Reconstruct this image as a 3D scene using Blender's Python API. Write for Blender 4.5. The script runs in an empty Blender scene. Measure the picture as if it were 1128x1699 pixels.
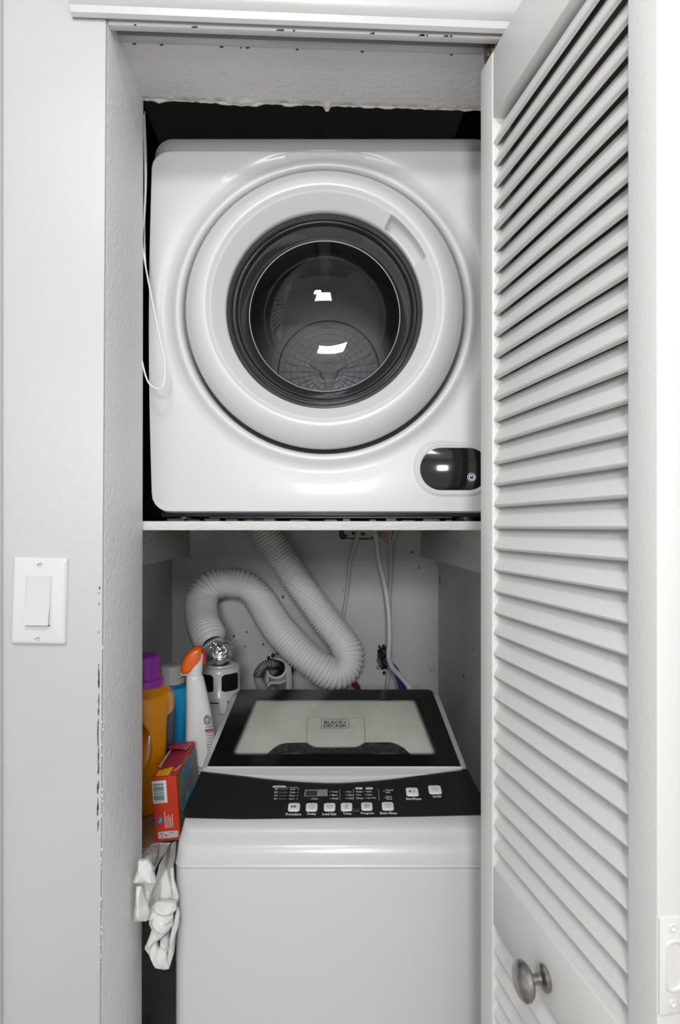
import bpy, bmesh, math, random
from mathutils import Vector, Matrix, noise
random.seed(7)
PI = math.pi
PHI = math.radians(2.5)          # the camera looks 2.5 degrees to the right of the closet's axis
CZ = 1.33                        # lens height
F, PX, PY = 1000.0, 564.0, 873.0 # focal length and horizon in picture units
col = bpy.context.scene.collection
sc = bpy.context.scene

def W(xc, yc, z=0.0):
    return Vector((xc*math.cos(PHI)+yc*math.sin(PHI), -xc*math.sin(PHI)+yc*math.cos(PHI), z))
def C3(px, py, Y):               # metres right / ahead / up of the floor under the lens
    return Vector(((px-PX)/F*Y, Y, CZ-(py-PY)/F*Y))
def P(px, py, Y):
    c = C3(px, py, Y); return W(c.x, c.y, c.z)

# ------------------------------------------------------------------ camera
cd = bpy.data.cameras.new('camera'); cam = bpy.data.objects.new('camera', cd); col.objects.link(cam)
cam.location = (0, 0, CZ); cam.rotation_euler = (PI/2, 0, -PHI)
cd.sensor_fit = 'HORIZONTAL'; cd.sensor_width = 36; cd.lens = 36*F/1128; cd.shift_y = 23.5/1128
cd.clip_start = 0.05
sc.camera = cam
# ------------------------------------------------------------------ light
w = bpy.data.worlds.new('world'); sc.world = w; w.use_nodes = True
w.node_tree.nodes['Background'].inputs[0].default_value = (1, 1, 1, 1)
w.node_tree.nodes['Background'].inputs[1].default_value = 0.54
def area(name, loc, target, sx, sy, power, color=(1, 1, 1)):
    l = bpy.data.lights.new(name, 'AREA'); l.shape = 'RECTANGLE'; l.size = sx; l.size_y = sy; l.energy = power; l.color = color
    o = bpy.data.objects.new(name, l); col.objects.link(o); o.location = loc
    o.rotation_euler = (Vector(target)-Vector(loc)).to_track_quat('-Z', 'Y').to_euler()
    return o
area('hall_light', (-0.14, -0.30, 2.42), (0.1, 0.6, 0.2), 0.28, 0.28, 12)
area('near_flash', (0.04, -0.42, 1.62), (-.1, 1.5, 1.1), 0.10, 0.10, 2.7)
area('bounce_flash', (-0.10, -1.5, 1.74), (0.0, 1.5, 1.2), 0.35, 0.35, 16)
sc.view_settings.view_transform = 'Standard'; sc.view_settings.look = 'None'
sc.view_settings.gamma = 1; sc.view_settings.use_curve_mapping = False
sc.view_settings.exposure = 0.22

# ------------------------------------------------------------------ materials
def mat(name, c, rough=0.5, metal=0.0, bump=0.0, bscale=60, spec=0.5, coat=0.0, var=0.0, vscale=6, trans=0.0, emit=0.0, sss=0.0, stretch=None):
    m = bpy.data.materials.new(name); m.use_nodes = True; nt = m.node_tree; b = nt.nodes['Principled BSDF']
    b.inputs['Base Color'].default_value = (*c, 1); b.inputs['Roughness'].default_value = rough
    b.inputs['Metallic'].default_value = metal; b.inputs['Specular IOR Level'].default_value = spec
    b.inputs['Coat Weight'].default_value = coat; b.inputs['Coat Roughness'].default_value = 0.08
    if trans: b.inputs['Transmission Weight'].default_value = trans
    if emit: b.inputs['Emission Color'].default_value = (*c, 1); b.inputs['Emission Strength'].default_value = emit
    if bump or var:
        tc = nt.nodes.new('ShaderNodeTexCoord'); mp = nt.nodes.new('ShaderNodeMapping')
        nt.links.new(tc.outputs['Object'], mp.inputs[0])
        if stretch: mp.inputs['Scale'].default_value = stretch
    if bump:
        n = nt.nodes.new('ShaderNodeTexNoise'); n.inputs['Scale'].default_value = bscale; n.inputs['Detail'].default_value = 4
        bp = nt.nodes.new('ShaderNodeBump'); bp.inputs['Strength'].default_value = bump; bp.inputs['Distance'].default_value = 0.004
        nt.links.new(mp.outputs[0], n.inputs['Vector']); nt.links.new(n.outputs['Fac'], bp.inputs['Height']); nt.links.new(bp.outputs[0], b.inputs['Normal'])
    if var:
        n = nt.nodes.new('ShaderNodeTexNoise'); n.inputs['Scale'].default_value = vscale; n.inputs['Detail'].default_value = 6
        r = nt.nodes.new('ShaderNodeValToRGB')
        r.color_ramp.elements[0].position = 0.3; r.color_ramp.elements[1].position = 0.7
        r.color_ramp.elements[0].color = (*[x*(1-var) for x in c], 1); r.color_ramp.elements[1].color = (*[min(1, x*(1+var*0.4)) for x in c], 1)
        nt.links.new(mp.outputs[0], n.inputs['Vector']); nt.links.new(n.outputs['Fac'], r.inputs[0]); nt.links.new(r.outputs[0], b.inputs['Base Color'])
    return m
M = {}
M['wall'] = mat('painted_wall', (.50, .50, .497), .42, bump=.10, bscale=70, var=.05, vscale=3)
M['rwall'] = mat('pale_lavender_paint', (.40, .395, .425), .6, bump=.1)
M['jamb'] = mat('lightened_jamb', (.80, .80, .81), .45, bump=.35, bscale=130, var=.05)
M['soffit'] = mat('painted_drywall', (.74, .74, .73), .6, bump=.55, bscale=120, var=.06)
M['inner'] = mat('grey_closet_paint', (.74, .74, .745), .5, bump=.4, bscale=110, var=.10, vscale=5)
M['side'] = mat('closet_paint_shaded', (.62, .62, .65), .5, bump=.6, bscale=130, var=.12, vscale=5)  # same closet paint, darkened in colour for shade on the side walls
M['cleat'] = mat('grey_painted_cleat', (.66, .65, .64), .5, bump=.3, bscale=60, var=.08)
M['trim'] = mat('white_trim_paint', (.60, .60, .595), .3, bump=.12, bscale=40)
M['door'] = mat('white_door_paint', (.66, .66, .645), .42, bump=.1, bscale=150)
M['backdoor'] = mat('dark_brown_louvre', (.16, .13, .10), .6, var=.2)  # rear leaf, coloured a darker brown than the front leaf
M['floor'] = mat('tan_floor', (.50, .46, .42), .4, var=.2)
M['ceil'] = mat('white_ceiling', (.8, .8, .8), .8)
M['enamel'] = mat('white_enamel', (.60, .60, .612), .36, coat=.15)
M['plastic'] = mat('white_plastic', (.63, .63, .642), .28, coat=.2)
M['wbody'] = mat('washer_enamel', (.60, .60, .612), .26, coat=.4)
M['shelf'] = mat('white_shelf_edge', (.78, .77, .74), .5, bump=.7, bscale=30, stretch=(1, 6, 40), var=.06, vscale=25)
M['dark'] = mat('black_plastic', (.012, .012, .014), .35)
M['gasket'] = mat('dark_grey_gasket', (.05, .05, .058), .3, coat=.3)
M['gasket2'] = mat('charcoal_gloss_ring', (.025, .025, .03), .14, coat=1)
M['drum'] = mat('brushed_drum_steel', (.34, .34, .35), .42, metal=.5)
M['grille'] = mat('grey_grille', (.55, .55, .56), .5)
M['pgrey'] = mat('panel_grey', (.22, .22, .22), .3)
M['gloss_black'] = mat('black_glass_print', (.010, .010, .011), .10, coat=.3)
M['print'] = mat('white_print', (.62, .62, .62), .5)
M['printdim'] = mat('grey_print', (.34, .34, .34), .5)
M['button'] = mat('silver_button', (.70, .70, .70), .4)
M['ink'] = mat('dark_ink', (.03, .03, .03), .5)
M['cream'] = mat('cream_inner_lid', (.84, .86, .77), .5, var=.10, vscale=14)
M['speckle'] = mat('speckled_tub_steel', (.085, .095, .095), .35, metal=.3, var=.9, vscale=120)
M['duct'] = mat('white_vinyl_duct', (.90, .90, .89), .35)
M['hose'] = mat('white_hose', (.80, .80, .79), .4)
M['cable'] = mat('ivory_cable', (.66, .65, .60), .5)
M['cablegrey'] = mat('grey_cable', (.60, .60, .60), .5)
M['nickel'] = mat('brushed_nickel', (.42, .40, .38), .28, metal=1, var=.45, vscale=70)
M['foil'] = mat('aluminium_foil', (.88, .88, .89), .30, metal=1, bump=.25, bscale=45)
M['orange'] = mat('orange_jug_plastic', (1.0, .38, .008), .32, coat=.3)
M['purple'] = mat('purple_cap_plastic', (.42, .05, .56), .35)
M['blue'] = mat('blue_bottle_plastic', (.02, .50, .92), .35)
M['capw'] = mat('ivory_cap_plastic', (.72, .71, .69), .4)
M['red'] = mat('red_carton', (.62, .045, .02), .45, var=.08)
M['darkred'] = mat('maroon_carton_top', (.36, .02, .05), .45)
M['spray_orange'] = mat('orange_trigger_plastic', (1.0, .17, .012), .3, coat=.3)
M['trigger_red'] = mat('red_trigger', (.45, .05, .03), .35)
M['swhite'] = mat('spray_bottle_white', (.80, .80, .80), .3, coat=.2)
M['yellow'] = mat('yellow_print', (.85, .55, .02), .5)
M['bluep'] = mat('blue_print', (.03, .16, .45), .4)
M['skyp'] = mat('sky_print', (.14, .40, .68), .4)
M['tealp'] = mat('teal_print', (.10, .35, .32), .4)
M['redp'] = mat('red_print', (.55, .02, .05), .5)
M['pinkp'] = mat('pink_print', (.75, .35, .30), .5)
M['barcode'] = mat('barcode_paper', (.72, .82, .82), .5)
M['kraft'] = mat('brown_board', (.40, .25, .13), .6, var=.15, vscale=20)
M['board_edge'] = mat('board_edge', (.62, .55, .42), .6)
M['cloth'] = mat('white_cotton', (.72, .72, .70), .85, bump=.15, bscale=400)
M['chip'] = mat('chipped_plaster', (.62, .58, .52), .8, bump=.6, bscale=200, var=.35, vscale=60)
M['crack'] = mat('dark_crack', (.06, .05, .045), .9, var=.8, vscale=200)
M['slot'] = mat('dark_track_slot', (.03, .035, .04), .7)
M['track'] = mat('painted_metal_track', (.50, .53, .53), .35, metal=.3)
M['roller'] = mat('brass_roller', (.16, .12, .07), .35, metal=.8)
M['bluehose'] = mat('blue_hose', (.02, .05, .30), .35)
M['redhose'] = mat('red_hose', (.22, .01, .015), .35)
M['coil'] = mat('grey_braided_coil', (.42, .41, .38), .4)
M['tape'] = mat('white_tape', (.60, .59, .56), .5)
M['coldwire'] = mat('pale_wire', (.72, .80, .80), .4)
M['void_shade'] = mat('black_shade_wall', (.014, .013, .013), .9, bump=.4)  # near-black colour stands in for the shade above the shelf
M['spot'] = mat('grey_spot', (.10, .10, .10), .7)
M['paper'] = mat('tag_paper', (.75, .74, .70), .6)
M['labelp'] = mat('label_purple', (.07, .05, .14), .45, var=.9, vscale=220)

def schlick(nt, ior=1.5):
    r0 = ((ior-1)/(ior+1))**2
    lw = nt.nodes.new('ShaderNodeLayerWeight'); lw.inputs[0].default_value = .5
    p = nt.nodes.new('ShaderNodeMath'); p.operation = 'POWER'; nt.links.new(lw.outputs['Facing'], p.inputs[0]); p.inputs[1].default_value = 5
    q = nt.nodes.new('ShaderNodeMath'); q.operation = 'MULTIPLY_ADD'; nt.links.new(p.outputs[0], q.inputs[0]); q.inputs[1].default_value = 1-r0; q.inputs[2].default_value = r0
    return q.outputs[0]
def seeglass(name, tint, rough=.03, ior=1.5):
    m = bpy.data.materials.new(name); m.use_nodes = True; nt = m.node_tree; nt.nodes.clear()
    out = nt.nodes.new('ShaderNodeOutputMaterial'); mix = nt.nodes.new('ShaderNodeMixShader')
    t = nt.nodes.new('ShaderNodeBsdfTransparent'); t.inputs[0].default_value = (*tint, 1)
    g = nt.nodes.new('ShaderNodeBsdfGlossy'); g.inputs['Roughness'].default_value = rough
    nt.links.new(schlick(nt, ior), mix.inputs[0]); nt.links.new(t.outputs[0], mix.inputs[1]); nt.links.new(g.outputs[0], mix.inputs[2])
    nt.links.new(mix.outputs[0], out.inputs[0]); return m
M['bowl'] = seeglass('smoked_door_glass', (.62, .62, .64), .02, 1.6)

def window_glass(name, hx, y0, y1, taper, rad=.02, soft=.014):
    """clear glass whose border is printed black with a soft dotted edge (flat print)"""
    m = bpy.data.materials.new(name); m.use_nodes = True; nt = m.node_tree; nt.nodes.clear(); N = nt.nodes.new; L = nt.links.new
    def math_(op, a, b=None, c=None):
        n = N('ShaderNodeMath'); n.operation = op
        for i, v in enumerate((a, b, c)):
            if v is None: continue
            if isinstance(v, (int, float)): n.inputs[i].default_value = v
            else: L(v, n.inputs[i])
        return n.outputs[0]
    tc = N('ShaderNodeTexCoord'); s = N('ShaderNodeSeparateXYZ'); L(tc.outputs['Object'], s.inputs[0])
    cy, hy = (y0+y1)/2, (y1-y0)/2
    v = math_('SUBTRACT', s.outputs[1], cy)
    hxv = math_('ADD', math_('MULTIPLY', v, -taper), hx)
    qx = math_('ADD', math_('SUBTRACT', math_('ABSOLUTE', s.outputs[0]), hxv), rad)
    qy = math_('ADD', math_('SUBTRACT', math_('ABSOLUTE', v), hy), rad)
    mx, my = math_('MAXIMUM', qx, 0), math_('MAXIMUM', qy, 0)
    d = math_('SUBTRACT', math_('ADD', math_('SQRT', math_('ADD', math_('MULTIPLY', mx, mx), math_('MULTIPLY', my, my))), math_('MINIMUM', math_('MAXIMUM', qx, qy), 0)), rad)
    mr = N('ShaderNodeMapRange'); mr.interpolation_type = 'SMOOTHSTEP'; L(d, mr.inputs[0]); mr.inputs[1].default_value = -soft; mr.inputs[2].default_value = soft*.3
    b = N('ShaderNodeBsdfPrincipled'); b.inputs['Base Color'].default_value = (.010, .010, .011, 1); b.inputs['Roughness'].default_value = .1
    t = N('ShaderNodeBsdfTransparent'); t.inputs[0].default_value = (.98, .99, .98, 1)
    g = N('ShaderNodeBsdfGlossy'); g.inputs['Roughness'].default_value = .05
    m1 = N('ShaderNodeMixShader'); L(schlick(nt, 1.45), m1.inputs[0]); L(t.outputs[0], m1.inputs[1]); L(g.outputs[0], m1.inputs[2])
    m2 = N('ShaderNodeMixShader'); L(mr.outputs[0], m2.inputs[0]); L(m1.outputs[0], m2.inputs[1]); L(b.outputs[0], m2.inputs[2])
    o = N('ShaderNodeOutputMaterial'); L(m2.outputs[0], o.inputs[0]); return m

# ------------------------------------------------------------------ mesh helpers
class MB:
    def __init__(s): s.v = []; s.f = []
    def add(s, vs, fs):
        n = len(s.v); s.v += [Vector(v) for v in vs]; s.f += [tuple(i+n for i in f) for f in fs]; return s
    def box(s, lo, hi, bev=0.0, seg=2, mtx=None):
        bm = bmesh.new(); bmesh.ops.create_cube(bm, size=1)
        lo, hi = Vector(lo), Vector(hi)
        for v in bm.verts: v.co = Vector(((lo[i]+hi[i])/2 + v.co[i]*(hi[i]-lo[i]) for i in range(3)))
        if bev: bmesh.ops.bevel(bm, geom=list(bm.edges), offset=bev, segments=seg, profile=.5, affect='EDGES')
        bm.verts.index_update()
        vs = [v.co.copy() for v in bm.verts]
        if mtx: vs = [mtx@v for v in vs]
        s.add(vs, [[v.index for v in f.verts] for f in bm.faces]); bm.free(); return s
    def prism(s, pts, d, y=0.0, plane='xy'):
        """polygon pts extruded from y to y+d along the third axis"""
        def q(a, b, c): return {'xy': (a, b, c), 'xz': (a, c, b), 'yz': (c, a, b)}[plane]
        n = len(pts)
        vs = [q(a, b, y) for a, b in pts]+[q(a, b, y+d) for a, b in pts]
        fs = [tuple(range(n))[::-1], tuple(range(n, 2*n))]+[(i, (i+1) % n, (i+1) % n+n, i+n) for i in range(n)]
        return s.add(vs, fs)
    def rings(s, rings, close=True, cap0=False, cap1=False, loop=False):
        n = len(rings[0]); vs = [v for r in rings for v in r]; fs = []
        m = len(rings)
        for j in range(m if loop else m-1):
            k = (j+1) % m
            for i in range(n if close else n-1):
                a, b = i, (i+1) % n
                fs.append((j*n+a, j*n+b, k*n+b, k*n+a))
        if cap0: fs.append(tuple(range(n))[::-1])
        if cap1: fs.append(tuple((m-1)*n+i for i in range(n)))
        return s.add(vs, fs)
    def lathe(s, prof, c=(0, 0, 0), axis='z', n=48, sx=1, sy=1, cap0=False, cap1=False):
        R = []
        for r, h in prof:
            ring = []
            for i in range(n):
                a = 2*PI*i/n; u, v = r*math.cos(a)*sx, r*math.sin(a)*sy
                p = {'z': (u, v, h), 'y': (u, h, v), 'x': (h, u, v)}[axis]
                ring.append(Vector(p)+Vector(c))
            R.append(ring)
        return s.rings(R, cap0=cap0, cap1=cap1)
    def tube(s, path, r, n=12, cap=True, rfun=None, flat=1.0):
        path = [Vector(p) for p in path]; R = []
        up = None
        for i, p in enumerate(path):
            t = (path[min(i+1, len(path)-1)]-path[max(i-1, 0)]).normalized()
            if up is None:
                up = t.orthogonal().normalized()
            up = (up-t*up.dot(t)).normalized(); sd = t.cross(up)
            rr = rfun(i) if rfun else r
            R.append([p+(up*math.cos(2*PI*k/n)+sd*math.sin(2*PI*k/n)*flat)*rr for k in range(n)])
        return s.rings(R, cap0=cap, cap1=cap)
    def build(s, name, m, parent=None, smooth=35, kind=None):
        me = bpy.data.meshes.new(name); me.from_pydata([tuple(v) for v in s.v], [], s.f); me.update()
        bm = bmesh.new(); bm.from_mesh(me); bmesh.ops.recalc_face_normals(bm, faces=bm.faces); bm.to_mesh(me); bm.free()
        if smooth:
            for p in me.polygons: p.use_smooth = True
            me.set_sharp_from_angle(angle=math.radians(smooth))
        me.materials.append(m)
        o = bpy.data.objects.new(name, me); col.objects.link(o)
        if parent: o.parent = parent
        if kind: o['kind'] = kind
        return o
def spline(pts, n):
    pts = [Vector(p) for p in pts]; P0 = [2*pts[0]-pts[1]]+pts+[2*pts[-1]-pts[-2]]; out = []
    for i in range(1, len(P0)-2):
        for k in range(n):
            t = k/n; a, b, c, d = P0[i-1:i+3]
            out.append(.5*((2*b)+(c-a)*t+(2*a-5*b+4*c-d)*t*t+(3*b-a-3*c+d)*t**3))
    out.append(pts[-1]); return out
def resample(path, step):
    out = [path[0]]; acc = 0; 
    for a, b in zip(path, path[1:]):
        L = (b-a).length
        while acc+L >= step:
            t = (step-acc)/L; a = a.lerp(b, t); out.append(a); L = (b-a).length; acc = 0
        acc += L
    return out
def tag(o, label=None, cat=None, group=None, kind=None):
    if label: o['label'] = label
    if cat: o['category'] = cat
    if group: o['group'] = group
    if kind: o['kind'] = kind
    return o
def empty(name, loc, rz=0.0):
    o = bpy.data.objects.new(name, None); col.objects.link(o); o.location = loc; o.rotation_euler = (0, 0, rz); o.empty_display_size = .05; return o
def struct(o, label, cat): return tag(o, label, cat, kind='structure')
def rrect(x0, x1, y0, y1, r, n=6):
    pts = []
    for cx, cy, a0 in ((x1-r, y1-r, 0), (x0+r, y1-r, 90), (x0+r, y0+r, 180), (x1-r, y0+r, 270)):
        for k in range(n+1):
            a = math.radians(a0+90*k/n); pts.append((cx+r*math.cos(a), cy+r*math.sin(a)))
    return pts
def text_mb(s, width=None, height=.01, thick=.0003, bold=0.0, xs=None):
    """lettering mesh in the xy plane, lower left at the origin, facing +z"""
    c = bpy.data.curves.new('t', 'FONT'); c.body = s; c.size = 1; c.extrude = 0; c.offset = bold; c.resolution_u = 2; c.space_line = .8
    o = bpy.data.objects.new('t', c); col.objects.link(o)
    bpy.context.view_layer.update()
    me = bpy.data.meshes.new_from_object(o.evaluated_get(bpy.context.evaluated_depsgraph_get()))
    xs_ = [v.co.x for v in me.vertices]; ys_ = [v.co.y for v in me.vertices]
    x0, x1, y0, y1 = min(xs_), max(xs_), min(ys_), max(ys_)
    k = height/(y1-y0); kx = (width/(x1-x0)) if width else k
    mb = MB(); mb.add([((v.co.x-x0)*kx, (v.co.y-y0)*k, thick) for v in me.vertices], [tuple(p.vertices) for p in me.polygons])
    bpy.data.objects.remove(o); bpy.data.curves.remove(c); bpy.data.meshes.remove(me)
    return mb
def xf(mb, mtx):
    mb.v = [mtx@v for v in mb.v]; return mb
def frame(o, x, y):
    """matrix with origin o, x axis x, y axis as near to y as it goes"""
    x = Vector(x).normalized(); z = x.cross(Vector(y)).normalized(); y = z.cross(x)
    return Matrix(((x.x, y.x, z.x, o[0]), (x.y, y.y, z.y, o[1]), (x.z, y.z, z.z, o[2]), (0, 0, 0, 1)))

# ================================================================== STRUCTURE
Y0, Y1, YB = 0.813, 0.995, 1.93      # front wall face, back of the jamb, closet back wall
XL, XR = -0.280, 0.402               # jambs
ZH = 2.025                           # underside of the header
struct(MB().box((-1.4, -2.1, -.05), (1.4, YB+.1, 0)).build('floor', M['floor']), 'tan floor under the washer and hallway', 'floor')
struct(MB().box((-1.4, -2.1, 2.44), (1.4, YB+.1, 2.5)).build('ceiling', M['ceil']), 'white hallway ceiling', 'ceiling')
# front wall: left pier (its corner leans very slightly), with jamb; header; right pier
def lean(z): return (z-1.2)*0.0068
mb = MB()
zs = [0, .4, .8, 1.2, 1.6, 2.0, 2.44]
R = []
for z in zs:
    e = lean(z)*.9; e2 = lean(z)*.25
    R.append([Vector((-1.4, Y0, z)), Vector((XL-.003+e, Y0, z)), Vector((XL-.0008+e, Y0+.0008, z)), Vector((XL+e, Y0+.003, z)), Vector((XL+e2, Y1, z)), Vector((-1.4, Y1, z))])
mb.rings(R, cap0=True, cap1=True)
pier = struct(mb.build('wall_front', M['wall']), 'light grey painted wall and jamb left of the closet opening', 'wall')
# jamb lining (coloured lighter to make up for weak light), thin skin
mb = MB(); R = []
for z in zs[:-1]+[ZH]:
    if z > ZH: continue
    e = lean(z)*.9; e2 = lean(z)*.25
    R.append([Vector((XL+e+.0002, Y0+.003, z)), Vector((XL+e+.0012, Y0+.006, z)), Vector((XL+e2+.0012, Y1, z)), Vector((XL+e2-.004, Y1+.0012, z))])
mb.rings(R, close=False)
struct(mb.build('trim_1', M['jamb']), 'left closet jamb lining, coloured lighter to offset weak light', 'trim')
# edge cracks on the corner of the pier
mb = MB()
for k in range(46):
    z = random.choice([random.uniform(.90, 1.13), random.uniform(.92, 1.10), random.uniform(.96, 1.15), random.uniform(1.12, 1.29)])
    L = random.uniform(.003, .020) if z < 1.13 else random.uniform(.001, .005)
    x = XL-.004+lean(z)*.9+random.uniform(-.0010, .0004); wd = random.uniform(.0003, .0010)
    pts = [(x-wd/2, z), (x+wd/2, z+L*.1), (x+wd*.7, z+L*.5), (x+wd/2, z+L), (x-wd/2, z+L*.9), (x-wd*.8, z+L*.4)]
    mb.prism(pts, .0006, Y0-.0005, 'xz')
c = mb.build('paint_cracks', M['crack'], pier, smooth=0, kind='stuff')
mb = MB()
for k in range(26):      # raised flakes along the corner
    z = random.uniform(.75, 1.18); x = XL+.0005+lean(z)*.9+random.uniform(-.0015, .001); L = random.uniform(.002, .008)
    mb.prism([(x-.001, z), (x+.001, z+L*.3), (x+.0015, z+L*.7), (x-.0005, z+L)], -.0008, Y0+.001, 'xz')
mb.build('paint_flakes', M['trim'], pier, smooth=0, kind='stuff')
# narrow casing at the very left
mb = MB().box((-.52, Y0-.012, 0), (-.4085, Y0+.002, 2.44), .003)
struct(mb.build('trim_2', M['trim']), 'narrow white vertical casing at the left edge of the picture', 'trim')
# header
mb = MB().box((XL-.06, Y0+.0008, 2.06), (XR-.0005, Y0+.02, 2.439)).box((XL-.06, .868, ZH), (XR-.0005, Y1-.0005, 2.439))
hd = struct(mb.build('wall_header', M['soffit']), 'textured drywall header above the dryer with a torn lower edge', 'wall')
mb = MB(); mb2 = MB(); n = 150; top = []; 
for pas, (yy, mbx, amp, ph) in enumerate(((Y1, mb, .006, 0), (Y1-.004, mb2, .004, 30))):
    pts = []
    for i in range(n+1):
        x = XL+(XR-XL)*i/n
        d = .0012+max(0, noise.noise(Vector((x*38+ph, 3.1, 0))))*amp+abs(noise.noise(Vector((x*160+ph, 8, 0))))*.0028
        if -.16 < x < -.09: d += .0045*max(0, 1-abs(x+.118)/.04)
        if .02 < x < .026: d += .008
        pts.append((x, ZH-d))
    R = [[Vector((x, yy, ZH+.001)), Vector((x, yy, z)), Vector((x, yy-.003, z+.0005)), Vector((x, yy-.007, ZH+.001))] for x, z in pts]
    mbx.rings(R, close=False)
mb.build('torn_edge', M['soffit'], hd, smooth=0)
mb2.build('torn_paper', M['chip'], hd, smooth=0)
# right pier: in front of the left one
struct(MB().box((.402, .70, 0), (1.4, .995, 2.44)).build('wall_front_right', M['rwall']), 'pale wall behind the folded louvred door, right edge', 'wall')
# head casing, fascia, track
mb = MB()
prof = [(Y0, 2.0035), (.8085, 2.001), (.8035, 2.0035), (.802, 2.012), (.796, 2.016), (.792, 2.022), (.790, 2.034), (.790, 2.12), (Y0, 2.12)]
mb.rings([[Vector((-.318, y, z)) for y, z in prof], [Vector((.402, y, z-.002)) for y, z in prof]], cap0=True, cap1=True)
struct(mb.build('trim_3', M['trim'], smooth=25), 'white moulded head casing across the top of the closet opening', 'trim')
mb = MB().box((XL+.006, .816, 1.9985), (XR, .8265, 2.06), .0015)
fa = struct(mb.build('trim_4', M['trim']), 'white fascia board hiding the door track', 'trim')
mb = MB()
for k in range(16):
    x = random.uniform(XL+.02, XR-.02); L = random.uniform(.002, .010)
    mb.prism([(x, 1.9984), (x+L*.3, 1.9998), (x+L, 2.0003), (x+L*1.1, 1.9984)], -.0006, .8160, 'xz')
mb.build('paint_chips', M['crack'], fa, smooth=0, kind='stuff')
mb = MB().box((XL, .8265, 2.03), (XR, .858, 2.06))
struct(mb.build('trim_5', M['slot'], smooth=0), 'dark slot of the bifold door track', 'track')
mb = MB().box((XL+.003, .8555, 2.0165), (XR, .8695, 2.05), .0015)
tr = struct(mb.build('trim_6', M['track']), 'grey metal bifold door track along the header', 'track')
mb = MB()
for k in range(9):
    x = random.uniform(XL+.02, XR-.05); L = random.uniform(.002, .007)
    mb.prism([(x, .8695), (x+L*.3, .8715), (x+L, .8700), (x+L*.9, .8688)], -.0008, ZH+.0002 if False else 2.0168, 'xy')
mb.build('rust_chips', M['crack'], tr, smooth=0, kind='stuff')
# roller pivot of the door in the track
pv = empty('track_roller', P(822, 84, .852))
mb = MB().lathe([(.0, .012), (.007, .012), (.010, .009), (.010, -.006), (.006, -.009), (0, -.009)], axis='y', n=24)
mb.build('wheel', M['roller'], pv)
mb = MB().lathe([(.0035, -.012), (.0045, -.0125), (.0055, -.0115), (.0045, -.0095), (.0035, -.0105)], axis='y', n=20); mb.build('washer_ring', M['nickel'], pv)
mb = MB().box((-.014, -.006, -.012), (-.008, .010, .014), .001); mb.build('bracket', M['roller'], pv)
tag(pv, 'small brass track roller at the top of the white louvred door', 'roller')

# closet interior
struct(MB().box((-.60, YB, 0), (.60, YB+.05, 1.33)).build('wall_back', M['inner']), 'grey closet back wall behind the washer', 'wall')
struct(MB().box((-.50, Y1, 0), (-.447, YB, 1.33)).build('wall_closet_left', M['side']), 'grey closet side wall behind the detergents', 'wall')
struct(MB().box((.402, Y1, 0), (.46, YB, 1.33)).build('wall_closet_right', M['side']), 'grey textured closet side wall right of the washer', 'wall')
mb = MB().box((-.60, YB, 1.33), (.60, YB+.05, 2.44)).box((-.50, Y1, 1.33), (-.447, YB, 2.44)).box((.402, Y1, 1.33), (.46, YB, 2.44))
struct(mb.build('wall_upper', M['void_shade'], smooth=0), 'closet walls around the dryer, coloured near black for shade', 'wall')
# wall blemishes
mb = MB()
def wallpt(px, py, y=YB):   # point of the plane y = const seen at (px, py)
    k = (px-PX)/F; Y = y/(math.cos(PHI)-k*math.sin(PHI)); return P(px, py, Y)
for px, py, r in ((469, 990, 3), (388, 1056, 2.5), (409, 1049, 2.2), (407, 1073, 1.8), (437, 1069, 2), (381, 1062, 1.5), (392, 1064, 1.2), (455, 1075, 1), (695, 942, 2), (684, 916, 2.5), (569, 980, 1), (690, 960, 1)):
    c = wallpt(px, py); rr = r*.0019
    pts = [(c.x+rr*math.cos(a)*random.uniform(.4, 1.1), c.z+rr*1.3*math.sin(a)*random.uniform(.4, 1.2)) for a in [2*PI*i/9 for i in range(9)]]
    mb.prism(pts, -.0012, YB, 'xz')
bw = bpy.data.objects['wall_back']; mb.build('scuff_marks', M['spot'], bw, smooth=0, kind='stuff')
mb = MB()
for y, z, r in ((1.90, 1.155, .006), (1.905, 1.165, .003), (1.905, 1.105, .003), (1.60, .93, .004), (1.5, 1.02, .002)):
    pts = [(y+r*math.cos(a)*random.uniform(.5, 1.1), z+r*1.5*math.sin(a)*random.uniform(.5, 1.2)) for a in [2*PI*i/9 for i in range(9)]]
    mb.prism(pts, -.0012, .402, 'yz')
mb.build('scuff_marks', M['spot'], bpy.data.objects['wall_closet_right'], smooth=0, kind='stuff')
mb = MB()
for k in range(10):
    y, z = random.uniform(1.42, 1.66), random.uniform(.93, 1.10); r = random.uniform(.001, .003)
    mb.prism([(y+r*math.cos(a)*random.uniform(.5, 1), z+r*1.6*math.sin(a)) for a in [2*PI*i/7 for i in range(7)]], -.001, .402, 'yz')
mb.build('paint_nicks', M['trim'], bpy.data.objects['wall_closet_right'], smooth=0, kind='stuff')
c = wallpt(716, 1106)
MB().lathe([(.0, -.006), (.006, -.006), (.009, -.003), (.010, .001), (0, .001)], axis='y', n=16, c=(c.x, YB, c.z), sy=1.5).build('plaster_bump', M['inner'], bw)

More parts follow.
